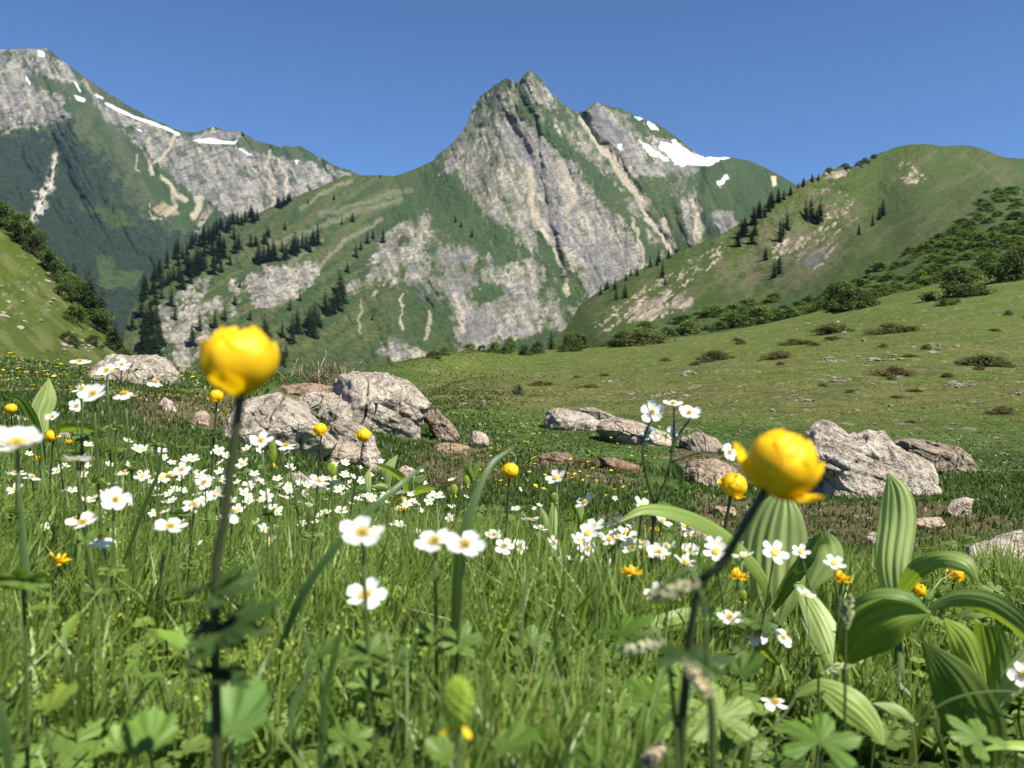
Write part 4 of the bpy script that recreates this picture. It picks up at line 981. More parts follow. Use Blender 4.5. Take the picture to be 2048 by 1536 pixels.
# ---- trees on the green hill at the right
plant_row(sh3, cr3, [(1476, 492), (1500, 452), (1530, 425), (1560, 405)], 8, 32, "dark spruce on the left edge of the round green hill", "spruces on the hill edge", 3, 5)
plant_row(sh3, cr3, [(1560, 405), (1590, 380), (1640, 360)], 8, 18, "small spruce on the skyline notch beside the round hill", "spruces on the notch skyline", 2, 3)
plant_row(sh3, cr3, [(1180, 600), (1215, 580), (1260, 556), (1300, 535), (1345, 512)], 15, 24, "dark spruce on the lower ridge in front of the rocky peak", "spruces on the lower ridge", 5, 5)
for px, py, h in [(1612, 440, 42), (1622, 442, 46), (1640, 440, 40), (1634, 448, 34), (1574, 460, 40), (1560, 484, 46), (1566, 470, 36), (1531, 520, 30), (1558, 548, 44), (1548, 556, 34), (1765, 432, 36), (1758, 440, 28), (1745, 452, 26), (1718, 470, 24), (1504, 488, 34), (1510, 470, 30), (1232, 600, 30), (1250, 596, 30), (1330, 570, 20), (1325, 556, 34)]:
    p = on_sheet(sh3, px, py); p.z -= .3; conifer(p, h / F * p.y, "dark spruce standing loosely on the steep gullied hillside", "scattered spruces on the hillside")
p = Gv(1102, 100); conifer(p, 48 / F * 100, "dark broad based spruce at the far edge of the meadow below the peak", kind=1)
for px, py, w, h in [(1690, 330, 30, 8), (1720, 326, 26, 8), (1748, 312, 20, 6), (1730, 322, 24, 8), (1658, 345, 20, 8)]:
    p = on_sheet(sh3, px, max(py, float(cr3(px)) + 3)); s = p.y / F; shrub(p, w * s, h * s * 1.5, SH_FAR, "flat dark pine scrub on the round hill's skyline", "pine scrub on the hill rim", name="pine_scrub", i=1)

# ---- the belt of bushes at the foot of the hill and up its right side
belt = [(1200, 694), (1300, 678), (1400, 664), (1500, 650), (1600, 640), (1700, 624), (1800, 604), (1900, 590), (2000, 560), (2100, 545)]
def in_scrub(px, py):
    return sdf(np.array([float(px)]), np.array([float(py)]), [(2350, 340), (2050, 366), (1965, 378), (1930, 440), (1860, 485), (1740, 545), (1650, 575), (1500, 610), (1380, 630), (1180, 690), (1200, 720), (2350, 640)])[0] > 0
n = 0
while n < 270:
    px = R.uniform(1140, 2110); bl = float(np.interp(px, *zip(*belt))); py = R.uniform(370, bl)
    if not in_scrub(px, py): continue
    p = on_sheet(sh3, px, py); s = p.y / F; w = R.uniform(26, 62) * (.55 + .6 * (py - 350) / 300)
    p.z -= .2 + w * s * .10
    shrub(p, w * s * 1.15, w * s * R.uniform(.36, .58), SH_FAR, "green alder bush in the dense scrub climbing the right hillside", "alder bushes on the right hillside"); n += 1
for px, py in along(belt, 34, 5, 3):
    p = on_sheet(sh3, px, py); s = p.y / F; w = R.uniform(50, 90)
    p.z -= .3
    shrub(p, w * s, w * s * R.uniform(.34, .55), SH_FAR, "leafy alder bush along the lower rim of the scrub", "alder bushes along the scrub rim")
for px, py, w, h, lab in [(1700, 622, 150, 66, "big dark bush at the edge of the scrub, the left one of two"), (1935, 596, 160, 74, "big dark bush at the edge of the scrub, the right one of two"), (2060, 560, 150, 80, "dark bush cut by the right frame edge above the plateau"),
                        (1245, 694, 70, 40, "dark round bush at the left end of the scrub"), (1050, 712, 46, 30, "rounded bush left of the broad based spruce at the meadow edge"), (1140, 704, 60, 44, "dense bush just right of the broad based spruce"), (1075, 708, 40, 34, "small bush under the broad based spruce")]:
    D = hit(px, py) or 90.0; D = min(D, 120); p = Gv(px, D); s = D / F
    shrub(p + Vector((0, w * s * .3, -.2)), w * s, h * s * 1.1, SH_BIG, lab, i=1)
for px, py, w, h in [(830, 716, 30, 24), (868, 720, 44, 18), (890, 712, 40, 20), (940, 706, 36, 22), (965, 704, 40, 24), (990, 702, 40, 26), (1010, 708, 30, 18), (1160, 690, 50, 36), (1020, 696, 40, 34), (820, 718, 26, 20)]:
    D = hit(px, py) or 80.0; D = min(D, 90); p = Gv(px, D); s = D / F
    shrub(p + Vector((0, 0, -.1)), w * s, h * s * 1.2, SH_FAR, "small green bush along the plateau's far left rim", "bushes on the plateau rim")
for px, py, w, h, k, lab in [(1290, 690, 140, 34, 0, "wide low dark shrub mat just below the left end of the scrub"), (1430, 722, 90, 22, 2, "low dark shrub patch left of centre on the plateau, below the wide mat"), (1560, 718, 80, 22, 1, "brownish low shrub patch between two darker ones on the plateau"),
                             (1790, 754, 105, 28, 1, "brown and green low shrub patch above the white stone heap"), (1786, 668, 130, 26, 0, "long flat dark shrub patch below the two big bushes"), (1664, 668, 110, 26, 0, "flat dark shrub patch left of the long one"), (1978, 734, 140, 28, 2, "long dark heath patch near the right edge of the plateau"),
                             (1036, 790, 36, 24, 2, "small dark round heather tuft on the near left part of the plateau"), (1085, 772, 80, 14, 1, "flat rusty brown heath patch behind the round heather tuft"), (1890, 612, 60, 16, 2, "dark little heath patch under the right big bush"), (2010, 830, 70, 26, 1, "brown heath cushion at the right edge above the outcrop"),
                             (1825, 850, 36, 12, 1, "small dark brown cushion above the rugged grey outcrop"), (1700, 790, 26, 10, 2, "tiny dark tuft on the plateau above the outcrop"), (1180, 776, 60, 10, 1, "thin brown heath streak behind the flat grey slabs"), (1590, 690, 90, 16, 0, "faint green shrub mat in the middle of the plateau")]:
    D = hit(px, py) or 60.0; p = Gv(px, D); s = D / F
    shrub(p + Vector((0, w * s * .15, -.02)), w * s, h * s * 1.7, SH_LOW, lab, name="heath_shrub", cat="low shrub", i=k)

n = 0
while n < 25:
    px = R.uniform(1900, 2100); py = R.uniform(385, 500)
    if not in_scrub(px, py): continue
    p = on_sheet(sh3, px, py); s = p.y / F; w = R.uniform(30, 50); p.z -= .3
    shrub(p, w * s, w * s * .5, SH_FAR, "dark green bush in the upper right corner of the scrub", "bushes high on the right hillside"); n += 1
for i in range(26):
    px = R.uniform(1150, 2060); py = R.uniform(float(np.interp(px, *zip(*belt))) + 12, 800); D = hit(px, py)
    if not D: continue
    w = R.uniform(14, 46); p = Gv(px, D); s = D / F
    shrub(p, w * s, R.uniform(6, 14) * s * 1.6, SH_LOW, "small low heath tuft scattered over the grazed plateau", "heath tufts on the plateau", name="heath_shrub", cat="low shrub")

# ---- trees and bushes on the left slope
cr4 = crest_fn(CREST4)
for px, dy, w, h, big in [(-30, 6, 90, 70, 0), (10, 4, 80, 62, 1), (45, 8, 80, 70, 0), (78, 12, 70, 64, 1), (98, 14, 60, 50, 0), (120, 14, 66, 60, 1), (145, 10, 70, 56, 0), (165, 8, 80, 60, 1), (150, 60, 70, 50, 0), (128, 34, 70, 40, 1), (200, 16, 80, 56, 0), (225, 20, 60, 44, 1), (60, 0, 60, 40, 0), (250, 20, 60, 40, 0), (185, 60, 50, 30, 1), (138, 112, 60, 34, 1)]:
    py = float(cr4(px)) + dy; p = on_sheet(sh4, px, py); s = p.y / F
    shrub(p + Vector((0, 0, -.3)), w * s, h * s * 1.1, SH_BIG, "leafy bush in the row on the left slope's crest", "bushes on the crest of the left slope", i=big)
for px, dy, h, k in [(35, 6, 80, 1), (62, 6, 90, 0), (100, 6, 74, 1), (150, -4, 100, 1), (182, 0, 140, 1), (205, -6, 120, 1), (170, 10, 100, 0), (232, 6, 90, 1), (262, 4, 70, 1)]:
    py = float(cr4(px)) + dy + 10; p = on_sheet(sh4, px, py); s = p.y / F
    conifer(p + Vector((0, 0, -.3)), h * s * .75, "dark spruce among the bushes on the left slope's crest", "spruces on the left slope", k)
# ------------------------------------------------------------------ plant materials
M_grass = leaf_mat("grass_blades", (.06, .11, .02), trans=.48, tcol=(1.35, 1.4, .55), gloss=.03, rough=.45, attr="tint")
M_leaf = leaf_mat("meadow_leaf", (.06, .12, .025), trans=.38, tcol=(1.5, 1.5, .45), gloss=.022, rough=.5, attr="tint")
M_stem = leaf_mat("flower_stem", (.095, .145, .038), (.070, .110, .030), trans=.2, gloss=.04)
M_stem_d = leaf_mat("dark_stem", (.040, .058, .024), (.060, .062, .030), trans=.08, gloss=.03, nscale=80)
M_white = leaf_mat("white_petal", (.88, .88, .84), (.82, .83, .78), trans=.42, tcol=(1, 1, .92), gloss=.03)
M_yel = leaf_mat("yellow_petal", (.98, .80, .020), (.94, .56, .010), trans=.42, tcol=(1.05, .95, .4), gloss=.02, nscale=3.0)
M_stam = leaf_mat("yellow_stamen", (.86, .60, .06), (.80, .45, .03), trans=.2, tcol=(1, .9, .4), gloss=.02, nscale=300)
M_pistil = leaf_mat("green_pistil", (.30, .40, .05), (.22, .34, .04), trans=.2, gloss=.02, nscale=200)
M_straw = leaf_mat("straw", (.42, .34, .18), (.30, .26, .12), trans=.25, tcol=(1, 1, .8), gloss=.03)
def pleat_material():
    return leaf_mat("pleated_leaf", (.1, .2, .04), trans=.42, tcol=(1.5, 1.45, .35), gloss=.025, rough=.5, attr="tint")
M_pleat = pleat_material()

# ------------------------------------------------------------------ grass blades, many at a time
def blades(base, h, w, az, lean, segs, col, curl=1.0, tipc=None, face=None):
    """arrays -> verts, quads, colours"""
    n = len(base); t = np.linspace(0, 1, segs + 1)
    d = np.stack([np.cos(az), np.sin(az), np.zeros(n)], -1)
    s = np.stack([-np.sin(az), np.cos(az), np.zeros(n)], -1)
    if face is not None:
        s = np.stack([np.cos(face), np.sin(face), np.zeros(n)], -1)
    ang = lean[:, None] * (t ** curl)[None]                     # bends progressively over
    dl = h[:, None] / segs
    dx = np.sin(ang) * dl; dz = np.cos(ang) * dl
    X = np.concatenate([np.zeros((n, 1)), np.cumsum(dx[:, 1:], 1)], 1); Z = np.concatenate([np.zeros((n, 1)), np.cumsum(dz[:, 1:], 1)], 1)
    C_ = base[:, None] + d[:, None] * X[..., None] + np.array([0, 0, 1.0]) * Z[..., None]
    wt = w[:, None] * np.clip(np.minimum(1, (1 - t) ** .7 * 1.25), 0.06, 1)[None] * .5
    L = C_ - s[:, None] * wt[..., None]; Rr = C_ + s[:, None] * wt[..., None]
    V_ = np.stack([L, Rr], 2).reshape(n, -1, 3)
    k = 2 * (segs + 1); b = (np.arange(n) * k)[:, None]
    q = np.arange(segs) * 2
    F_ = np.stack([b + q, b + q + 1, b + q + 3, b + q + 2], -1).reshape(-1, 4)
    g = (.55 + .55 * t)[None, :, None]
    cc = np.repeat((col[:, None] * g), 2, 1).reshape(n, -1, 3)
    return V_.reshape(-1, 3), F_, cc.reshape(-1, 3)
def join(parts):
    V_ = []; F_ = []; C_ = []; b = 0
    for v, f, c in parts:
        V_.append(v); F_.append(f + b); C_.append(c); b += len(v)
    return np.concatenate(V_), np.concatenate(F_), np.concatenate(C_)
def scatter(n, d0, d1, x0=-160, x1=2210, p=1.0):
    """ground points spread evenly over the picture between two distances, thinning out to both sides and round the viewer's feet"""
    extra = int(n * .55) if x0 < 0 and x1 > 2048 else 0
    u = rng.random(n + extra) ** p
    D = np.exp(math.log(d0) + (math.log(d1) - math.log(d0)) * u)
    px = rng.uniform(x0, x1, n + extra)
    if extra:
        side = rng.random(extra) < .5; q = rng.random(extra) ** 1.3
        px[n:] = np.where(side, x0 - q * 1500, x1 + q * 1500)
        if d0 < 1.0:
            k = extra // 2; D[-k:] = rng.uniform(.25, 2.2, k); px[-k:] = 1024 + F * rng.choice([-1, 1], k) * rng.uniform(.74 * D[-k:], 3.0) / D[-k:]
    return G(px, D), px, D
def keep_off(P, thr=.5):
    m = soil_mask(P[:, 0], P[:, 1], P[:, 2])
    px = 1024 + F * P[:, 0] / P[:, 1]
    shade = sst(1400, 1560, px) * sst(1.45, 1.3, P[:, 1]) * .45      # little grows under the big hellebore leaves
    shade = np.maximum(shade, sst(1440, 1600, px) * sst(.92, .84, P[:, 1]) * .96)
    return rng.random(len(P)) > np.maximum(m * .72, shade)
def green(n, base, var=.3, yel=.25):
    g = rng.uniform(1 - var, 1 + var, (n, 1)); y = rng.random((n, 1)) ** 2 * yel
    c = np.array(base)[None] * g
    return c * (1 - y) + np.array([.20, .20, .05])[None] * y
def tall_grass():
    ps = []
    for n, d0, d1, hh, ww, segs in [(15000, .45, 1.1, (.05, .19), (.0035, .0080), 5), (56000, .9, 2.6, (.05, .19), (.0036, .0075), 4), (36000, 2.3, 5.0, (.03, .11), (.0032, .006), 3)]:
        B, px, D = scatter(n, d0, d1)
        tuft = fbm(B[:, 0] * 7, B[:, 1] * 7, 401, 3); k = (tuft > .36) & keep_off(B)
        B, px, D, tuft = B[k], px[k], D[k], tuft[k]; m = len(B)
        h = rng.uniform(hh[0], hh[1], m) * (.65 + .8 * (tuft - .36) / .3).clip(.6, 1.25)
        if d1 > 4: h *= np.interp(D, [2.3, 5.0], [1, .45])
        h *= 1 - .55 * sst(1400, 1560, px) * sst(1.45, 1.3, D)                  # kept short by the shade of the big leaves
        w = rng.uniform(ww[0], ww[1], m)
        az = rng.normal(.15, .9, m) + np.where(rng.random(m) < .28, math.pi, 0); lean = np.abs(rng.normal(.55, .42, m)).clip(0, 2.0)
        ps.append(blades(B, h, w, az, lean, segs, green(m, (.185, .280, .062), .42, .55), 1.3, face=rng.uniform(-.9, .9, m)))
    return join(ps)
v, f, c = tall_grass()
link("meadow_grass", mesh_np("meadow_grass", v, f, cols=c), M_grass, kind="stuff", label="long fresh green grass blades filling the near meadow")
def turf():
    ps = []
    for n, d0, d1, hh, kw in [(42000, 3.6, 9.0, (.022, .07), 1.0), (46000, 8.0, 22.0, (.025, .07), 1.0), (32000, 20, 75, (.03, .08), 1.0)]:
        B, px, D = scatter(n, d0, d1)
        lush = (px < 1000) | (D < 13) | (rng.random(len(px)) < .45)
        tuft = fbm(B[:, 0] * 2.2, B[:, 1] * 2.2, 411, 4)
        k = keep_off(B) & lush & (tuft > .34)
        B, px, D = B[k], px[k], D[k]; m = len(B)
        h = rng.uniform(*hh, m); w = .0022 * D + .003
        col = green(m, (.085, .145, .034), .42, .40)
        dry = ((D > 13) & (px > 850))[:, None]
        col = np.where(dry, green(m, (.125, .160, .036), .35, .5), col)
        right = sst(900, 1150, px) * sst(8, 11, D); h = h * (1 - .5 * right); lean = np.abs(rng.normal(.3, .4, m)) + .9 * right
        ps.append(blades(B, h, w * rng.uniform(.5, 1.2, m), rng.uniform(0, 6.28, m), lean, 2, col, 1.0, face=rng.uniform(-.9, .9, m)))
    return join(ps)
v, f, c = turf()
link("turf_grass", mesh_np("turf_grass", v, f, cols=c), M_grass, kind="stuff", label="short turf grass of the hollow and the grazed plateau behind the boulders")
def dead_stalks():
    B, px, D = scatter(9000, 3.0, 14.0, 100, 2200)
    m_ = soil_mask(B[:, 0], B[:, 1], B[:, 2]) > .25
    k = m_ | (rng.random(len(B)) < .06); B, D = B[k], D[k]; m = len(B)
    col = np.where(rng.random((m, 1)) < .5, np.array([.16, .10, .05]), np.array([.07, .09, .03])) * rng.uniform(.6, 1.5, (m, 1))
    return blades(B, rng.uniform(.02, .06, m), .0016 * D + .002, rng.uniform(0, 6.28, m), rng.uniform(.3, 1.5, m), 2, col, 1.0, face=rng.uniform(-.9, .9, m))
v, f, c = dead_stalks()
link("heath_litter", mesh_np("heath_litter", v, f, cols=c), M_grass, kind="stuff", label="brown dead stalks and dry heath litter on the bare soil patches")

# ------------------------------------------------------------------ lobed and toothed ground leaves
def leaf_shape(kind, seed=0):
    """outline of a leaf blade in its own plane, petiole at the origin, unit length; returns verts, tris"""
    r = np.random.default_rng(seed); pts = []
    if kind == "mantle":          # round, shallow lobes with fine teeth
        for k in range(57):
            a = math.radians(-160 + 320 * k / 56); rr = .5 + .10 * abs(math.sin(a * 4.5)) ** .6 + (.028 if k % 2 else 0)
            pts.append((.36 + rr * math.cos(a), rr * math.sin(a)))
    elif kind == "palm":          # deeply cut, five fingers
        for k in range(85):
            a = math.radians(-140 + 280 * k / 84); l = abs(math.cos(a * 3)); rr = .36 + .58 * l ** .6 * (1 - .16 * (abs(a) / 2) ** 2) + (.10 if k % 2 else 0) * l
            pts.append((rr * math.cos(a), rr * math.sin(a)))
    else:                         # toothed lance leaf
        for k in range(15):
            t = k / 14; w = .20 * math.sin(math.pi * t ** .75) + (.02 if k % 2 else 0); pts.append((t, w))
        for k in range(14, -1, -1):
            t = k / 14; w = .20 * math.sin(math.pi * t ** .75) + (.02 if k % 2 else 0); pts.append((t, -w))
    P = np.array(pts); n = len(P)
    c = np.array([.05, 0]) if kind != "lance" else np.array([.4, 0])
    mid = c + (P - c) * .55
    V2 = np.concatenate([[c], mid, P])
    F_ = [(0, 1 + i, 1 + i + 1) for i in range(n - 1)] + [(1 + i, 1 + n + i, 1 + n + i + 1) for i in range(n - 1)] + [(1 + i, 1 + n + i + 1, 2 + i) for i in range(n - 1)]
    x, y = V2[:, 0], V2[:, 1]; a = np.arctan2(y, x + 1e-6); rr = np.hypot(x, y)
    if kind == "mantle": z = .10 * rr * np.cos(a * 9) * .6 + .28 * rr ** 1.5
    elif kind == "palm": z = .07 * np.cos(a * 6) * rr + .03 * np.cos(a * 24) * rr - .28 * rr ** 2 + .2 * rr
    else: z = -.35 * x ** 2 + .25 * np.abs(y) + .15 * x
    return np.stack([x, y, z], -1), np.array(F_)
LS = {k: leaf_shape(k) for k in ("mantle", "palm", "lance")}
def vein_shade(kind, v0):
    a = np.arctan2(v0[:, 1], v0[:, 0] + 1e-6); e = np.hypot(v0[:, 0], v0[:, 1]); e = e / e.max()
    f = {"mantle": 18, "palm": 24, "lance": 0}[kind]
    return .80 + .28 * e + (.16 * np.cos(a * f) if f else .14 * np.sin(v0[:, 0] * 40)) * e
def leaves(kind, B, H, size, az, tilt, col, petiole=True):
    v0, f0 = LS[kind]; n = len(B); k = len(v0)
    ca, sa = np.cos(az), np.sin(az); ct, st_ = np.cos(tilt), np.sin(tilt)
    ex = np.stack([ca * ct, sa * ct, -st_], -1); ey = np.stack([-sa, ca, np.zeros(n)], -1); ez = np.cross(ex, ey)
    o = B + np.array([0, 0, 1.0]) * H[:, None]
    V_ = o[:, None] + size[:, None, None] * (v0[None, :, :1] * ex[:, None] + v0[None, :, 1:2] * ey[:, None] + v0[None, :, 2:] * ez[:, None])
    F_ = (np.arange(n) * k)[:, None, None] + f0[None]
    g = vein_shade(kind, v0)[None, :, None]
    return V_.reshape(-1, 3), F_.reshape(-1, 3), (col[:, None] * g).reshape(-1, 3)
def ground_leaves():
    ps = []
    for kind, n, d0, d1, sz, hh, base in [("mantle", 2100, .50, 1.9, (.014, .034), (.03, .13), (.150, .235, .050)), ("palm", 900, .50, 2.2, (.020, .046), (.03, .13), (.130, .210, .042)), ("lance", 1900, .6, 3.0, (.022, .055), (.03, .12), (.135, .215, .042)),
                                       ("mantle", 1500, 1.8, 4.2, (.018, .035), (.02, .09), (.100, .170, .042)), ("palm", 1200, 1.8, 4.6, (.02, .045), (.02, .10), (.085, .150, .036)), ("lance", 1500, 2.5, 7, (.03, .06), (.01, .05), (.080, .135, .034))]:
        B, px, D = scatter(n, d0, d1); pt = fbm(B[:, 0] * 3.2 + 9, B[:, 1] * 3.2, 421 + len(kind), 3)
        k = keep_off(B) & (pt > .38); B, D = B[k], D[k]; m = len(B)
        ps.append(leaves(kind, B, rng.uniform(*hh, m) * (1 - .7 * sst(1400, 1560, px[k]) * sst(1.45, 1.3, D)), rng.uniform(*sz, m), rng.uniform(0, 6.28, m), rng.normal(-.05, .35, m), green(m, base, .30, .25)))
    return join(ps)
v, f, c = ground_leaves()
link("meadow_leaves", mesh_np("meadow_leaves", v, f, cols=c), M_leaf, kind="stuff", label="lobed and toothed green leaves growing thickly between the grass blades")

# little frothy yellow green flower clusters of lady's mantle
def froth():
    ps = []
    B, px, D = scatter(230, .6, 3.4)
    k = keep_off(B) & ((px < 1350) | (D > 1.7)); B, D = B[k], D[k]
    for b in B:
        m = 60; c0 = b + np.array([0, 0, rng.uniform(.08, .20)]); q = c0 + rng.normal(size=(m, 3)) * np.array([.014, .014, .016])
        ps.append(blades(q, np.full(m, .004), np.full(m, .0035), rng.uniform(0, 6.28, m), rng.uniform(.3, 1.5, m), 1, green(m, (.34, .44, .05), .3, .2), 1.0))
        ps.append(blades(b[None] + 0.0, np.array([c0[2] - b[2]]), np.array([.002]), np.array([0.]), np.array([.05]), 2, np.array([[.10, .15, .03]])))
    return join([(v, f, c) for v, f, c in ps])
v, f, c = froth()
link("meadow_froth_vegetation", mesh_np("meadow_froth_vegetation", v, f, cols=c), M_leaf, kind="stuff", label="frothy yellow green flower specks of small herbs in the grass")

# ------------------------------------------------------------------ white anemones
def petal_mesh(name, L, Wd, mat, cup=.25, nu=6, nv=5, tip=.9, base_w=.25):
    V_ = []; F_ = []
    for i in range(nu + 1):
        t = i / nu; w = Wd * .5 * (base_w + (1 - base_w) * math.sin(math.pi * min(1, t * .62 + .02)) ** 1.1) * (1 if t < .8 else math.sqrt(max(.0, 1 - ((t - .8) / .2) ** 2)) * .92 + .08)
        for j in range(nv + 1):
            s = j / nv * 2 - 1
            V_.append((L * t, w * s, cup * L * (t ** 1.6) * .5 + cup * L * .35 * s * s * (.3 + .7 * t) - .06 * L * math.sin(t * 3.1) + .015 * L * math.sin(7 * s + 5 * t)))
    for i in range(nu):
        for j in range(nv):
            a = i * (nv + 1) + j; F_.append((a, a + 1, a + nv + 2, a + nv + 1))
    me = mesh_np(name, V_, np.array(F_)); me.materials.append(mat); return me
PET = [petal_mesh("petal", 1.0, .76, M_white, cup) for cup in (.12, .34, .58)]
PET += [petal_mesh("petal", 1.0, .52, M_white, .3)]
def stamen_mesh(name, r=.30, n=46, seed=3, mat=M_stam, pist=M_pistil, h=.20):
    rr = random.Random(seed); k = Kit()
    for i in range(n):
        a = 2.399 * i; q = r * math.sqrt((i + .5) / n); b = np.array([q * math.cos(a) * .5, q * math.sin(a) * .5, .02]); t = np.array([q * math.cos(a), q * math.sin(a), h * (1.05 - .5 * (q / r) ** 2) * rr.uniform(.8, 1.15)])
        k.tube([b, t], [.008, .008], 3, 0, cap=False)
        e = t + (t - b) * .22; k.tube([t - (t - b) * .05, (t + e) / 2, e], [.012, .030, .012], 4, 0)
    # dome of carpels
    for i in range(14):
        a = 2.399 * i; q = .10 * math.sqrt(i / 14); k.tube([(q * math.cos(a), q * math.sin(a), .02), (q * math.cos(a) * 1.1, q * math.sin(a) * 1.1, .17)], [.028, .014], 4, 1)
    me = k.mesh(name, [mat, pist]); return me
ST1 = stamen_mesh("stamens")
def head_matrix(pos, nrm, spin=0.0, scale=1.0):
    n = Vector(nrm).normalized(); q = n.to_track_quat('Z', 'X')
    return Matrix.Translation(pos) @ q.to_matrix().to_4x4() @ Matrix.Rotation(spin, 4, 'Z') @ Matrix.Scale(scale, 4)
def whorl(k, p, size, n=3, c=(.075, .125, .028), kind="palm", tilt=.5):
    v0, f0 = LS[kind]
    for i in range(n):
        a = 2 * math.pi * i / n + R.uniform(0, 1.2); t = tilt + R.uniform(-.2, .3)
        ex = np.array([math.cos(a) * math.cos(t), math.sin(a) * math.cos(t), math.sin(t) * R.choice([1, -.4])]); ey = np.array([-math.sin(a), math.cos(a), 0]); ez = np.cross(ex, ey)
        s = size * R.uniform(.7, 1.1)
        k.add(np.array(p) + s * (v0[:, :1] * ex + v0[:, 1:2] * ey + v0[:, 2:] * ez), f0, 1, np.array(c) * R.uniform(.7, 1.2))
def place_child(o, root, M):
    o.parent = root; o.matrix_local = root.matrix_basis.inverted() @ M
CAMDIR = Vector((0, -1, 0))
def stem_pts(base, head, bow=.03):
    mid = (base + head) / 2 + Vector((R.uniform(-1, 1), R.uniform(-1, 1), 0)) * bow
    return spline([tuple(base), tuple(mid), tuple(head)], 9)
def anemone(px, py, dia_px, nrm, label, npet=5, cup=1, D=None, droop=0, wh=True, base_dx=None, size=.031, thick=.0013):
    """one anemone plant; nrm is where the flower faces (x right, y away, z up)"""
    D = D or size * F / dia_px
    head = V(px, py, D); s = dia_px / F * D * .5
    bpx = px + (R.uniform(-40, 40) if base_dx is None else base_dx)
    base = Gv(bpx, D * R.uniform(1.0, 1.06)); base.z -= .01
    root = empty("white_anemone", base, label, "flower", None)
    nrm = (nrm[0], nrm[1] * .72, nrm[2])
    M = head_matrix(head, nrm, R.uniform(0, 6.28), 1)
    k = Kit(); sp = stem_pts(base, head - Vector(nrm).normalized() * s * .05, .015) - np.array(base)
    k.tube(sp, np.linspace(thick * 1.4, thick, 9), 6, 0)
    if wh: whorl(k, sp[6], .016 if D > .7 else .020, 3, (.12, .19, .04))
    st = link("stem", k.mesh("stem", [M_stem, M_leaf]), parent=root)
    for i in range(npet):
        a = 2 * math.pi * i / npet + R.uniform(-.12, .12)
        o = link("petal", PET[cup if R.random() < .7 else R.randrange(3)])
        place_child(o, root, M @ Matrix.Rotation(a, 4, 'Z') @ Matrix.Rotation(R.uniform(-.12, .16) + droop, 4, 'Y') @ Matrix.Rotation(R.uniform(-.25, .25), 4, 'X') @ Matrix.Scale(s * R.uniform(.92, 1.06), 4))
    o = link("stamens", ST1); place_child(o, root, M @ Matrix.Scale(s * 1.2, 4))
    return root
U = (0, 0, 1)
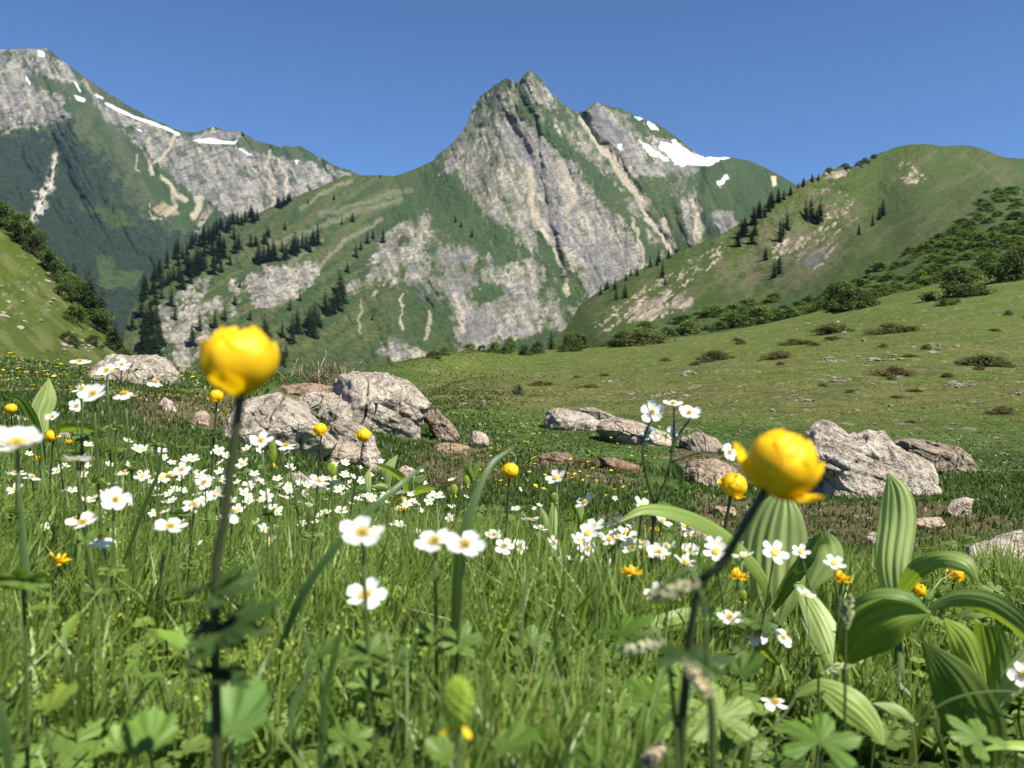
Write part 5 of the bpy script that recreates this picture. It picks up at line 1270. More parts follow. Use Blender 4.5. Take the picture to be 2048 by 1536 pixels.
HERO = [ # px, py, diameter px, facing, petals, cup, droop, label
 (725, 1068, 98, (.05, -.55, .9), 5, 1, 0, "large blurred white anemone in the middle, above another one"),
 (733, 1192, 90, (-.05, -.5, .9), 5, 0, 0, "white anemone just below the large blurred one in the middle"),
 (870, 1084, 84, (-.1, -.45, .9), 5, 1, 0, "blurred white anemone touching its neighbour, the left one of the pair"),
 (930, 1092, 88, (.05, -.55, .9), 5, 1, 0, "blurred white anemone touching its neighbour, the right one of the pair"),
 (34, 888, 96, (.2, -.35, 1), 8, 1, -.15, "big double looking white anemone cut by the left frame edge"),
 (160, 724, 42, (0, -.3, 1), 5, 0, 0, "white anemone seen flat against the long layered rock, leftmost there"),
 (244, 730, 34, (.1, -.7, .8), 5, 0, 0, "open white anemone facing the viewer in front of the long layered rock"),
 (214, 742, 44, (-.1, -.7, .8), 5, 1, 0, "white anemone drooping its lower petal beside the open one by the layered rock"),
 (187, 788, 54, (-.1, -.8, .7), 7, 0, 0, "full white anemone with overlapping petals below the layered rock"),
 (166, 778, 42, (-.2, -.4, 1), 5, 0, 0, "white anemone half hidden behind the full one below the layered rock"),
 (154, 812, 32, (.1, -.9, .4), 5, 1, 0, "small white anemone facing sideways under the full one"),
 (250, 788, 46, (0, -.15, 1), 5, 0, .25, "white anemone seen from the side with drooping petals, right of the full one"),
 (310, 765, 36, (.3, -.1, 1), 5, 0, .35, "nodding white anemone in front of the stones, alone on a long slanting stem"),
 (106, 834, 32, (-.1, -.6, .8), 5, 1, 0, "small cup shaped white anemone right of the left hellebore"),
 (522, 882, 50, (0, -.6, .8), 5, 1, 0, "white anemone in front of the broad slab, left of a group"),
 (572, 892, 42, (.1, -.25, 1), 5, 0, .1, "flat white anemone in front of the broad slab, right of a group"),
 (230, 1000, 58, (.55, -.75, .55), 5, 1, 0, "white anemone turned to the right side with a broad yellow centre"),
 (341, 1054, 64, (.1, -.35, 1), 5, 1, .1, "blurred white anemone low on the left with two petals spread wide"),
 (165, 1047, 64, (0, -.1, 1), 4, 2, 0, "white anemone with only side petals left and a green centre"),
 (201, 1077, 56, (0, -.2, 1), 6, 1, .55, "white anemone with backward bent petals and an orange yellow boss"),
 (154, 921, 60, (-.1, .45, 1), 7, 0, -.2, "translucent white anemone seen from behind above small buds"),
 (32, 946, 40, (0, -.15, 1), 5, 0, .1, "white anemone seen edge on at the far left below the big double one"),
 (64, 955, 34, (.3, .1, 1), 5, 0, .2, "tattered white anemone beside the edge on one at the far left"),
 (364, 940, 38, (0, -.7, .75), 5, 0, 0, "white anemone with narrow petals above the centre of the crowded patch"),
 (409, 964, 36, (0, -.9, .5), 5, 0, 0, "white five petalled anemone facing the viewer left of the thick dark stem"),
 (388, 1010, 54, (-.1, -.15, 1), 5, 1, 0, "blurred white anemone seen edge on left of the thick dark stem"),
 (465, 1025, 46, (.2, -.1, 1), 4, 0, .8, "nearly faded anemone with hanging white petals right of the thick dark stem"),
 (637, 963, 46, (.3, -.3, 1), 5, 1, .1, "white anemone seen from the side alone right of the crowded patch"),
 (683, 1022, 28, (0, -.6, .8), 5, 1, 0, "small white anemone above the large blurred one in the middle"),
 (641, 1068, 22, (.1, -.6, .8), 5, 0, 0, "tiny white anemone left of the large blurred one"),
 (497, 1168, 46, (.25, -.3, 1), 5, 0, .4, "white anemone with drooping petals low beside the thick dark stem"),
 (988, 1070, 36, (0, -.5, .9), 5, 1, 0, "white anemone, upper left of the clump of three"),
 (1010, 1092, 42, (.0, -.8, .6), 5, 0, 0, "white anemone in the clump of three with splayed petals"),
 (1040, 1092, 34, (.2, -.85, .5), 5, 0, 0, "white anemone in the clump of three facing right"),
 (1107, 1086, 34, (.6, -.6, .6), 5, 0, 0, "white anemone tilted to the right, the upper one of a close pair"),
 (1111, 1107, 30, (.6, -.6, .6), 5, 0, 0, "white anemone tilted to the right, the lower one of a close pair"),
 (1175, 1099, 44, (0, -.55, .85), 5, 1, 0, "cup shaped white anemone left of the cluster with yellow flowers"),
 (1060, 1040, 36, (.1, .4, 1), 5, 1, 0, "translucent white anemone seen from below behind the clump of three"),
 (1081, 1058, 32, (.3, .1, 1), 5, 1, 0, "half folded white anemone behind the clump of three"),
 (1262, 1096, 44, (-.2, -.6, .8), 5, 2, 0, "deep cupped white anemone, left one above the orange flower"),
 (1283, 1090, 40, (.1, -.5, .9), 5, 1, 0, "white anemone behind the deep cupped one"),
 (1318, 1106, 50, (.05, -.3, 1), 5, 1, 0, "wide white anemone partly behind the tall forked stem"),
 (1209, 1126, 38, (0, -.5, .9), 5, 1, 0, "white anemone low left of the deep cupped one"),
 (1381, 1100, 38, (0, -.6, .8), 6, 1, 0, "white anemone in front of a yellow globeflower left of the striped leaf"),
 (1377, 1068, 32, (.1, -.1, 1), 4, 1, .2, "white anemone with only a few petals and a long hanging one"),
 (1240, 1165, 36, (0, -.4, .9), 5, 0, .1, "white anemone with yellow centre standing low left of the forked stem"),
 (1330, 1168, 44, (0, -.7, .7), 6, 0, 0, "white anemone with narrow petals right of the forked stem"),
 (1378, 1172, 34, (0, -.1, 1), 4, 2, 0, "white anemone dimmed behind a blurred seed head"),
 (1178, 1166, 18, (0, -.7, .7), 5, 0, 0, "very small white anemone low under the cup shaped one"),
 (1162, 1150, 14, (0, -.7, .7), 5, 0, 0, "tiny white anemone left of the very small one"),
 (952, 1172, 24, (.1, -.7, .7), 5, 0, 0, "small white anemone alone below the blurred pair"),
 (1460, 1236, 56, (0, -.2, 1), 5, 1, 0, "white anemone seen edge on above the bright open one by the arching leaf"),
 (1511, 1268, 52, (0, -.9, .45), 5, 0, 0, "bright open white anemone facing the viewer, right of the forked stem"),
 (1565, 1276, 50, (.5, -.55, .7), 5, 0, 0, "white anemone tilted right beside the bright open one"),
 (1510, 1430, 46, (-.1, -.8, .6), 5, 1, 0, "white anemone near the bottom with a rounded creamy petal"),
 (1550, 1406, 60, (.1, -.2, 1), 4, 0, .1, "white anemone with missing petals near the bottom right of centre"),
 (1582, 1464, 50, (.3, -.5, .8), 5, 0, .1, "blurred white anemone, lowest of the three near the bottom"),
 (1873, 1280, 26, (0, -.4, .9), 5, 0, 0, "small white anemone in the shade of the right hellebore"),
 (1913, 1276, 34, (.3, -.8, .5), 4, 0, 0, "white anemone with a stray petal in front of the yellowish hellebore leaf"),
 (2050, 1350, 60, (-.4, -.7, .6), 5, 1, 0, "bright white anemone cut by the right frame edge"),
]
for px, py, dia, nr, npet, cup, dr, lab in HERO:
    anemone(px, py, dia, nr, lab, npet, cup, droop=dr, wh=dia > 24, thick=.0013 if dia > 30 else .0011)
# the tall forked anemone in front of the right part
def forked():
    D = .031 * F / 44; base = Gv(1290, D * 1.02)
    root = empty("forked_anemone", base, "tall dark forked anemone stem carrying six white flowers above the arching leaf", "flower")
    def P(x, y, dd=0): return np.array(V(x, y, D + dd)) - np.array(base)
    k = Kit()
    k.tube(spline([(0, 0, 0), P(1297, 1200), P(1310, 1010)], 12), .0030, 7)
    st = link("stem", k.mesh("stem", [M_stem_d]), parent=root)
    br = [[(1310, 1010), (1335, 950), (1347, 880), (1348, 815)], [(1310, 1010), (1290, 940), (1288, 880), (1304, 832)], [(1335, 950), (1352, 880), (1380, 838)], [(1342, 924), (1400, 905), (1450, 906)], [(1290, 940), (1286, 900), (1297, 872)], [(1340, 905), (1350, 880), (1346, 866)]]
    for b in br:
        k = Kit(); k.tube(spline([P(*q) for q in b], 10), np.linspace(.0022, .0014, 10), 6); link("branch", k.mesh("branch", [M_stem_d]), parent=root)
    for x, y, dia, nr, n in [(1304, 824, 50, (-.1, -.9, .45), 5), (1346, 808, 44, (0, -.3, 1), 5), (1378, 826, 50, (.1, -.6, .8), 5), (1298, 866, 30, (-.2, -.9, .3), 5), (1346, 862, 34, (.3, -.9, .1), 4), (1458, 904, 42, (.5, -.8, .3), 5)]:
        M = head_matrix(V(x, y, D), nr, R.uniform(0, 6), 1); s = dia / F * D * .5
        for i in range(n):
            o = link("petal", PET[R.randrange(2)]); place_child(o, root, M @ Matrix.Rotation(6.283 * i / n + R.uniform(-.1, .1), 4, 'Z') @ Matrix.Rotation(R.uniform(-.1, .15), 4, 'Y') @ Matrix.Scale(s * R.uniform(.92, 1.06), 4))
        o = link("stamens", ST1); place_child(o, root, M @ Matrix.Scale(s, 4))
    for (x, y) in [(1318, 855), (1440, 898), (1332, 872)]:
        k = Kit(); q = P(x, y); k.tube([q - [0, 0, .003], q, q + [0, 0, .003]], [.001, .0028, .001], 7, c=(.4, .5, .1)); link("bud", k.mesh("bud", [M_pistil]), parent=root)
    k = Kit(); whorl(k, P(1306, 1008), .034, 3, tilt=.1); whorl(k, P(1306, 1190), .05, 3, (.05, .09, .02), tilt=-.3)
    me = k.mesh("leaf", [M_leaf, M_leaf]); link("leaf", me, parent=root)
    k = Kit()
    v0, f0 = LS["lance"]
    for (x, y, dx, dy, L) in [(1345, 925, 10, 45, .026), (1350, 925, 22, 60, .032)]:
        a = P(x, y); e = P(x + dx, y + dy) - a; e /= np.linalg.norm(e); ey = np.cross(e, [0, 1, .2]); ey /= np.linalg.norm(ey); ez = np.cross(e, ey)
        k.add(a + L * (v0[:, :1] * e + v0[:, 1:2] * ey + v0[:, 2:] * ez), f0, 0, (.06, .10, .025))
    link("leaf", k.mesh("leaf", [M_leaf]), parent=root)
forked()

# smaller anemones further back: one mesh each, many copies
def small_anemone_mesh(seed, h):
    r = random.Random(seed); k = Kit(); lean = np.array([r.uniform(-.03, .03), r.uniform(-.02, .02), 0])
    top = np.array([0, 0, h]) + lean
    k.tube(spline([(0, 0, 0), top * .5 + [.006, 0, 0], top], 5), .0012, 4, 0)
    nr = Vector((r.uniform(-.3, .3), r.uniform(-.8, -.2), 1)); M = np.array(head_matrix(Vector(top), nr, r.uniform(0, 6)))
    s = .013
    for i in range(5):
        a = 1.2566 * i + r.uniform(-.15, .15); V_ = []
        for t, w in ((.05, .12), (.5, .30), (.85, .30), (1.0, .14)):
            for sg in (-1, 0, 1): V_.append((t, sg * w, .18 * t * t + .10 * abs(sg) * t, 1))
        V_ = np.array(V_); V_[:, :3] *= s; c_, s_ = math.cos(a), math.sin(a)
        Rm = np.array([[c_, -s_, 0, 0], [s_, c_, 0, 0], [0, 0, 1, 0], [0, 0, 0, 1]])
        k.add((M @ Rm @ V_.T).T[:, :3], [(q, q + 1, q + 4, q + 3) for q in (0, 1, 3, 4, 6, 7)], 1)
    for rr_, z, in ((.33, .05),):
        ring = [(math.cos(j * .628) * rr_ * s * (1 if j % 2 else .8), math.sin(j * .628) * rr_ * s * (1 if j % 2 else .8), .16 * s, 1) for j in range(10)] + [(0, 0, .32 * s, 1)]
        k.add((M @ np.array(ring).T).T[:, :3], [(j, (j + 1) % 10, 10) for j in range(10)], 2)
    whorl_k = LS["palm"]
    k.add(np.array([0, 0, h * .6]) + .02 * whorl_k[0], whorl_k[1], 3, (.06, .11, .025))
    return k.mesh("small_anemone", [M_stem, M_white, M_stam, M_leaf])
SA = [small_anemone_mesh(60 + i, .17 + .02 * (i % 4)) for i in range(8)]
def lay_copies(name, protos, spots, label, cat, group, smin=.8, smax=1.2, lift=0):
    for i, (px, D) in enumerate(spots):
        o = bpy.data.objects.new(name, protos[i % len(protos)]); COL.objects.link(o)
        o.location = Gv(px, D) + Vector((0, 0, lift)); s = R.uniform(smin, smax); o.scale = (s, s, s); o.rotation_euler = (R.gauss(0, .16), R.gauss(0, .16), R.gauss(0, .8))
        tag(o, label, cat, group)
def spots_from(px_py, h):
    """ground position under a flower seen at a pixel, h above the ground"""
    out = []
    for px, py in px_py:
        d = np.exp(np.linspace(math.log(.9), math.log(9), 160)); rx, rz = ray(float(px), float(py)); g = gz(rx * d, d) + h
        k = np.nonzero(g >= rz * d)[0]
        if len(k): out.append((px, float(d[k[0]])))
    return out
crowd = [(R.gauss(400, 110), R.gauss(985, 42)) for _ in range(80)] + [(R.gauss(650, 110), R.gauss(985, 30)) for _ in range(90)] + [(R.gauss(800, 90), R.gauss(1015, 28)) for _ in range(26)] + [(R.gauss(980, 80), R.gauss(1020, 22)) for _ in range(14)] + [(R.gauss(150, 90), R.gauss(940, 40)) for _ in range(22)]
lay_copies("small_anemone", SA, spots_from([c_ for c_ in crowd if c_[1] > 905], .18), "small white anemone with a yellow centre in the crowded patch below the rocks", "flower", "small anemones of the crowded patch", .75, 1.3)
side = [(R.gauss(1260, 80), R.gauss(1125, 18)) for _ in range(20)] + [(R.gauss(1500, 60), R.gauss(1180, 40)) for _ in range(10)]
lay_copies("small_anemone", SA, spots_from(side, .18), "small white anemone in the loose drift around the forked stem", "flower", "small anemones around the forked stem", .9, 1.3)

# ------------------------------------------------------------------ yellow globeflowers
def globe_petal(name, open_=0.0, w=.62, th0=.15, th1=2.5, flare=0.0):
    """one sepal lying on a sphere of radius 1; th runs from the stalk over the side to the top"""
    V_ = []; F_ = []; nu, nv = 9, 6
    for i in range(nu + 1):
        t = i / nu; th = th0 + (th1 - th0) * t; ww = w * (.45 + .55 * math.sin(math.pi * .5 * min(1, t / .4))) * (1 if t < .72 else math.sqrt(max(.02, 1 - ((t - .72) / .285) ** 2)))
        for j in range(nv + 1):
            s = j / nv * 2 - 1; ph = s * ww
            r = 1 + open_ * t * t + flare * t ** 3 - .07 * s * s + .035 * math.sin(5 * s + 3 * t) + .05 * max(0, t - .7) / .3 * math.cos(6 * s) + .012 * math.sin(31 * s)
            V_.append((r * math.sin(th) * math.cos(ph), r * math.sin(th) * math.sin(ph), -r * math.cos(th) * .98))
    for i in range(nu):
        for j in range(nv):
            a = i * (nv + 1) + j; F_.append((a, a + 1, a + nv + 2, a + nv + 1))
    me = mesh_np(name, V_, np.array(F_)); me.materials.append(M_yel); return me
GP = [globe_petal("petal", -.04, 1.05, .2, 3.05), globe_petal("petal", 0, .98, .25, 2.75), globe_petal("petal", .04, .85, .2, 2.1), globe_petal("petal", .12, .46, .2, 1.40, .20)]
def globeflower(px, py, wpx, nrm, label, D, base_px, base_D=None, thick=.0022, stemmat=None, leaves_at=(), squash=.95, flare=2, via=None, r_scale=1.0):
    head = V(px, py, D); s = wpx / F * D * .5 * r_scale
    base = Gv(base_px, base_D or D * 1.02); base.z -= .01
    root = empty("globeflower", base, label, "flower")
    M = head_matrix(head, nrm, R.uniform(0, 6), 1)
    n_ = Vector(nrm).normalized(); foot = head - n_ * s * .85
    k = Kit(); pts = [tuple(base)] + [tuple(V(*q)) for q in (via or [])] + [tuple(foot)]
    if len(pts) == 2: pts.insert(1, tuple((base + foot) / 2 + Vector((R.uniform(-.008, .008), 0, 0))))
    sp = spline(pts, 16) - np.array(base)
    k.tube(sp, np.linspace(thick * 1.15, thick, 16) * (1 + .06 * np.sin(np.arange(16) * 2)), 8, 0)
    link("stem", k.mesh("stem", [stemmat or M_stem_d]), parent=root)
    for lx, ly, sz in leaves_at:
        q = np.array(V(lx, ly, D)) - np.array(base)
        for j in range(3):
            k = Kit(); whorl(k, q, sz, 1, (.045, .085, .022), kind=R.choice(["palm", "lance", "palm"]), tilt=R.uniform(-.1, .6))
            link("leaf", k.mesh("leaf", [M_leaf, M_leaf]), parent=root)
    for layer, (pi, n, sc, off) in enumerate([(0, 4, .90, 0), (1, 5, .96, .5), (2, 5, 1.02, .15)]):
        for i in range(n):
            o = link("petal", GP[pi]); a = 2 * math.pi * (i + off) / n + R.uniform(-.12, .12)
            place_child(o, root, M @ Matrix.Rotation(a, 4, 'Z') @ Matrix.Rotation(R.uniform(-.10, .12), 4, 'Y') @ Matrix.Rotation(R.uniform(-.08, .08), 4, 'X') @ Matrix.Scale(s * sc * R.uniform(.94, 1.05), 4))
    for a in ([0.0, math.pi, 4.4, 1.9][:flare]):
        o = link("petal", GP[3]); Mf = head_matrix(head, nrm, 0, 1)
        place_child(o, root, Mf @ Matrix.Rotation(a + R.uniform(-.15, .15), 4, 'Z') @ Matrix.Scale(s * 1.1, 4))
    return root
globeflower(480, 718, 142, (.0, -.06, 1), "big blurred yellow globeflower on a thick dark stem, the left one of two in front", .36, 432, .37, .0021, leaves_at=[(434, 1180, .020), (440, 1265, .030), (430, 1350, .02)], via=[(430, 1290, .365), (452, 1020, .362)])
globeflower(1566, 924, 138, (.42, -.25, .85), "big blurred yellow globeflower nodding to the right, the right one of two in front", .385, 1330, .42, .0021, leaves_at=[(1385, 1320, .026)], via=[(1378, 1290, .40), (1450, 1120, .39)])
globeflower(1020, 941, 33, (.1, -.2, 1), "yellow globeflower alone in the green hollow on a slanting stem", 1.72, 985, 1.75, .0022, flare=1)
globeflower(1468, 969, 50, (.2, -.3, .9), "yellow globeflower with folded petals left of the big nodding one", 1.15, 1400, 1.2, .0022, flare=2)
globeflower(640, 858, 27, (-.2, -.2, 1), "open yellow globeflower in front of the pale slabs, left of its twin", 2.0, 628, 2.1, .0020, flare=3)
globeflower(727, 870, 28, (0, -.2, 1), "closed yellow globeflower in front of the dark cleft of the slabs", 2.0, 680, 2.05, .0020, flare=1)
globeflower(433, 791, 26, (0, -.15, 1), "yellow globeflower with spread outer petals left of the thick dark stem", 2.0, 415, 2.05, .0022, flare=4, leaves_at=[(422, 868, .04)])
globeflower(105, 871, 26, (0, -.15, 1), "orange yellow globeflower beside the pale stone at the left", 2.0, 98, 2.05, .0022, flare=0)
globeflower(22, 817, 21, (0, -.15, 1), "small yellow globeflower at the far left below the yellow dotted slope", 2.6, 18, 2.7, .0022, flare=1)
globeflower(1838, 1180, 26, (.2, -.5, .6), "orange yellow flower peeping out between two right hellebore leaves", 1.35, 1832, 1.36, .002, flare=1)
globeflower(1912, 1146, 28, (.1, -.3, 1), "opened orange yellow flower behind the arching right hellebore leaf", 1.8, 1900, 1.85, .002, flare=4, squash=.6)
globeflower(1372, 1104, 26, (0, -.4, .9), "orange globeflower half hidden behind a white anemone", 1.6, 1376, 1.65, .002, flare=0)
globeflower(1292, 1108, 24, (0, -.4, .9), "orange globeflower between the cupped white anemones", 1.5, 1290, 1.55, .002, flare=0)

def ragged_flower_mesh(seed, h, col=None):
    """faded orange globeflower with narrow petals spread out"""
    r = random.Random(seed); k = Kit()
    k.tube(spline([(0, 0, 0), (r.uniform(-.01, .01), 0, h * .5), (0, 0, h)], 5), .0015, 5, 0)
    for i in range(34):
        a = r.uniform(0, 6.28); L = r.uniform(.008, .017); el = r.uniform(-.1, .9); d = np.array([math.cos(a) * math.cos(el), math.sin(a) * math.cos(el), math.sin(el)]); s = np.array([-math.sin(a), math.cos(a), 0]) * .0022
        b = np.array([0, 0, h]); k.add([b - s * .4, b + s * .4, b + d * L + s, b + d * L * 1.15, b + d * L - s], [(0, 1, 2, 3, 4)], 1)
    k.tube([(0, 0, h - .002), (0, 0, h + .004), (0, 0, h + .009)], [.003, .005, .002], 7, 2)
    return k.mesh("ragged_flower", [M_stem, M_yel, M_stam])
RF = [ragged_flower_mesh(s, .2) for s in (71, 72)]
for i, (px, py, lab) in enumerate([(336, 953, "ragged orange flower with many thin petals in the crowded anemone patch"), (78, 922, "ragged orange flower low at the left under the big double anemone"), (806, 1020, "ragged orange flower among the small anemones right of the middle"), (138, 886, "orange ragged flower at the foot of the left hellebore"),
                                   (1310, 1062, "small ragged orange flower left of the arching leaf tip"), (1480, 1186, "ragged orange flower between the forked stem and the striped leaf"), (808, 1000, "small orange bud above the ragged orange flower right of the middle"), (1690, 1214, "tiny orange flower right of the pale folded leaf"), (1266, 1326, "single orange petal lying low in the shade left of the slanting stem"), (110, 1098 + 40, "faint orange flower half buried in the left grass")]):
    for (x, d) in spots_from([(px, py)], .2)[:1]:
        o = bpy.data.objects.new("ragged_flower", RF[i % 2]); COL.objects.link(o); o.location = Gv(x, d); s = 1.2 if i in (0, 2) else .8; o.scale = (s, s, 1); tag(o, lab, "flower")
def seed_head_mesh():
    k = Kit(); k.tube(spline([(0, 0, 0), (.006, 0, .1), (0, 0, .2)], 5), .0014, 5, 0)
    r = random.Random(5)
    for i in range(90):
        a = 2.399 * i; z = 1 - 2 * (i + .5) / 90; q = math.sqrt(1 - z * z); d = np.array([q * math.cos(a), q * math.sin(a), z]); b = np.array([0, 0, .2])
        k.tube([b, b + d * .006, b + d * .0088], [.0012, .0014, .0006], 4, 1)
    for a in (0.3, 2.1, 3.9):
        d = np.array([math.cos(a), math.sin(a), -.45]); s = np.array([-math.sin(a), math.cos(a), 0]) * .0035; b = np.array([0, 0, .1955]) + d * .005
        s = s * .6; k.add([b - s * .4, b + s * .4, b + d * .004 + s, b + d * .006, b + d * .004 - s], [(0, 1, 2, 3, 4)], 2)
    return k.mesh("seed_head", [M_stem, M_pistil, M_yel])
SDM = seed_head_mesh()
for px, py, D, s, lab in [(915, 1405, .33, .78, "blurred yellow green seed head with a few orange petals near the bottom centre"), (664, 940, 1.3, .9, "green spiky seed head above the side turned anemone"), (1109, 996, 1.6, .9, "green seed head right of the globeflower in the hollow"), (933, 962, 1.7, .7, "green seed head on a thin stem in the middle"), (908, 980, 1.5, .7, "green seed head beside a small orange bud"),
                          (1485, 1192, 1.0, .6, "green seed head right of the slanting dark stem"), (545, 905, .9, .5, "withered seed head on a pale stem over the rock slab")]:
    h = V(px, py, D); b = Gv(px - 6, D); o = bpy.data.objects.new("seed_head", SDM); COL.objects.link(o); o.location = b
    L = (h - b).length; q = (h - b).to_track_quat('Z', 'Y'); o.rotation_mode = 'QUATERNION'; o.rotation_quaternion = q; o.scale = (s * 1.0, s * 1.0, L / .2)
    tag(o, lab, "seed head")
    if L / .2 > 0: o.scale = (s, s, L / .2)

# little yellow flowers dotted through the hollow and the left slope
def dot_mesh(seed):
    r = random.Random(seed); k = Kit(); h = .07; k.tube([(0, 0, 0), (0, 0, h)], .0014, 3, 0)
    for i in range(6):
        a = 1.047 * i; d = np.array([math.cos(a), math.sin(a), .35]); s = np.array([-math.sin(a), math.cos(a), 0]); b = np.array([0, 0, h])
        k.add([b, b + d * .010 - s * .006, b + d * .014, b + d * .010 + s * .006], [(0, 1, 2, 3)], 1)
    return k.mesh("yellow_flower", [M_stem, M_yel])
DM = [dot_mesh(81), dot_mesh(82)]
dots = [(R.uniform(930, 1300), R.uniform(840, 1010)) for _ in range(85)] + [(R.gauss(1130, 40), R.gauss(960, 12)) for _ in range(14)]
lay_copies("yellow_flower", DM, [s for s in ((x, hit(x, y, 2, 20)) for x, y in dots) if s[1]], "tiny yellow flower dotted in the green hollow between the boulders", "flower", "yellow flowers of the hollow", .9, 1.5)
dots = [(R.uniform(0, 400), R.uniform(712, 780)) for _ in range(110)]
lay_copies("yellow_flower", DM, [s for s in ((x, hit(x, y, 2, 20)) for x, y in dots) if s[1]], "tiny yellow flower on the near rise below the left slope", "flower", "yellow flowers of the left rise", 1.2, 2.2)
def speck():
    B, px, D = scatter(1500, 7, 20, -50, 480); k = gz(B[:, 0], B[:, 1]) > -3; B, D = B[k], D[k]; m = len(B)
    wh = rng.random((m, 1)) < .45; col = np.where(wh, [.75, .75, .68], [.85, .50, .02])
    a = blades(B + [0, 0, .05], np.full(m, .018), .0016 * D + .004, rng.uniform(0, 6.28, m), rng.uniform(.6, 1.4, m), 1, col, face=rng.uniform(-.7, .7, m))
    B, px, D = scatter(1300, 25, 90, 850, 2200); m = len(B); col = np.where(rng.random((m, 1)) < .3, [.6, .58, .5], [.42, .42, .06])
    b = blades(B + [0, 0, .05], np.full(m, .05), .0009 * D, rng.uniform(0, 6.28, m), rng.uniform(.6, 1.4, m), 1, col, face=rng.uniform(-.7, .7, m))
    return join([a, b])
v, f, c = speck()
link("distant_flower_foliage", mesh_np("distant_flower_foliage", v, f, cols=c), M_grass, kind="stuff", label="far white and yellow flower specks sprinkled over the turf")
# ------------------------------------------------------------------ white hellebore (broad pleated leaves)
def hash_px(sp): return (sp[0][0] * 7.13 + sp[1][1] * 3.7) % 91
def pleated(root, spine, roll=0.0, ribs=7, depth=.10, col=(.135, .215, .055), nu=26, nv=36, cupv=.25, fold=0.0, name="leaf"):
    """spine: (px, py, D, half width in px); the blade is pleated along its length"""
    base = np.array(root.location)
    sp = np.array(spline([(a, b, c, d) for a, b, c, d in spine], nu))
    P = W(sp[:, 0], sp[:, 1], sp[:, 2]); hw = np.maximum(sp[:, 3], .4) / F * sp[:, 2]
    T = np.gradient(P, axis=0); T /= np.linalg.norm(T, axis=1)[:, None]
    view = P / np.linalg.norm(P, axis=1)[:, None]
    S = np.cross(T, view); S /= np.linalg.norm(S, axis=1)[:, None]; Nn = np.cross(S, T)
    rl = np.interp(np.linspace(0, 1, nu), np.linspace(0, 1, len(roll)), roll) if hasattr(roll, "__len__") else np.full(nu, roll)
    cr, sr = np.cos(rl)[:, None], np.sin(rl)[:, None]
    S2 = S * cr + Nn * sr; N2 = -S * sr + Nn * cr
    seed_ = abs(hash_px(spine)); nv = nv * 2; s = np.linspace(-1, 1, nv + 1)
    V_ = np.zeros((nu, nv + 1, 3)); C_ = np.zeros((nu, nv + 1, 3))
    for j, q in enumerate(s):
        pl = math.cos(q * math.pi * ribs + 1.6 * (float(vn(q * 3 + seed_, .7, 8)) - .5)) * (.5 + 1.0 * float(vn(q * 4 + seed_, 9.1, 9)))
        off = hw * (depth * .3 * pl * (1 - .5 * abs(q)) + cupv * (q * q - .3)) + fold * hw * max(0, q) ** 1.5
        V_[:, j] = P + S2 * (hw * q)[:, None] + N2 * off[:, None]
        V_[:, j] += N2 * (hw * .04 * np.sin(np.linspace(0, 9, nu) + 4 * q))[:, None]
        C_[:, j] = np.array(col) * (1.0 + .05 * pl + .55 * (float(vn(q * 5.5 + seed_, 3.3, 5)) - .55) + .16 * (float(vn(q * 21 + seed_, 1.3, 6)) - .5))
    C_ *= (1 + .18 * (vn(np.linspace(0, 6, nu)[:, None] + np.zeros(nv + 1), s[None] * 9 + np.zeros((nu, 1)), 7) - .5))[..., None]
    me = mesh_np(name, V_.reshape(-1, 3) - base, grid_faces(nu, nv + 1), cols=C_.reshape(-1, 3))
    return link(name, me, M_pleat, parent=root)
def hellebore(bx, D, label, leaf_list, stem=None):
    base = Gv(bx, D); root = empty("white_hellebore", base, label, "plant")
    for a in leaf_list: pleated(root, a[0], *a[1:])
    if stem:
        k = Kit(); q = [tuple(np.array(V(*p)) - np.array(base)) for p in stem]; k.tube(spline([(0, 0, -.02)] + q, 10), np.linspace(.009, .006, 10), 8); link("stem", k.mesh("stem", [M_stem]), parent=root)
    return root
LG = (.34, .43, .15); DG = (.12, .20, .045); MG = (.22, .32, .075); YG = (.28, .39, .065)  # LG and DG also paint the lit and shaded sides of leaves
hellebore(1552, 1.25, "big hellebore plant with a tall striped leaf and a long leaf arching to the left", [
    ([(1548, 1250, 1.26, 14), (1545, 1180, 1.27, 58), (1548, 1090, 1.29, 64), (1558, 1025, 1.30, 46), (1568, 975, 1.31, 4)], .15, 6, .10, LG),
    ([(1542, 1222, 1.24, 12), (1522, 1150, 1.20, 18), (1450, 1072, 1.14, 23), (1370, 1030, 1.09, 22), (1290, 1018, 1.06, 14), (1238, 1044, 1.04, 1)], (-.9, -.9, -.6), 3, .10, MG, 40, 24, .35),
    ([(1545, 1218, 1.23, 8), (1578, 1160, 1.21, 22), (1612, 1110, 1.19, 22), (1640, 1066, 1.18, 4)], (.7, .9, .6), 3, .06, DG, 24, 20, .3),  # shaded half of the folded leaf, its shade painted in dark green
    ([(1612, 1214, 1.17, 2), (1622, 1170, 1.17, 13), (1648, 1120, 1.17, 34), (1650, 1085, 1.18, 26), (1637, 1062, 1.18, 2)], .3, 3, .04, LG, 24, 20, .15),  # lit fold of the same leaf, its light painted in pale green
    ([(1592, 1165, 1.098, 6), (1628, 1220, 1.062, 24), (1656, 1280, 1.035, 28), (1668, 1334, 1.017, 5)], .2, 5, .06, LG, 24, 28, .2),
    ([(1556, 1330, 1.000, 8), (1480, 1258, 0.951, 26), (1390, 1246, 0.910, 30), (1300, 1268, 0.886, 24), (1236, 1306, 0.861, 2)], (.7, .55, .4), 4, .08, (.20, .29, .075), 34, 26, .5),
], [(1548, 1290, 1.25), (1545, 1225, 1.25)])
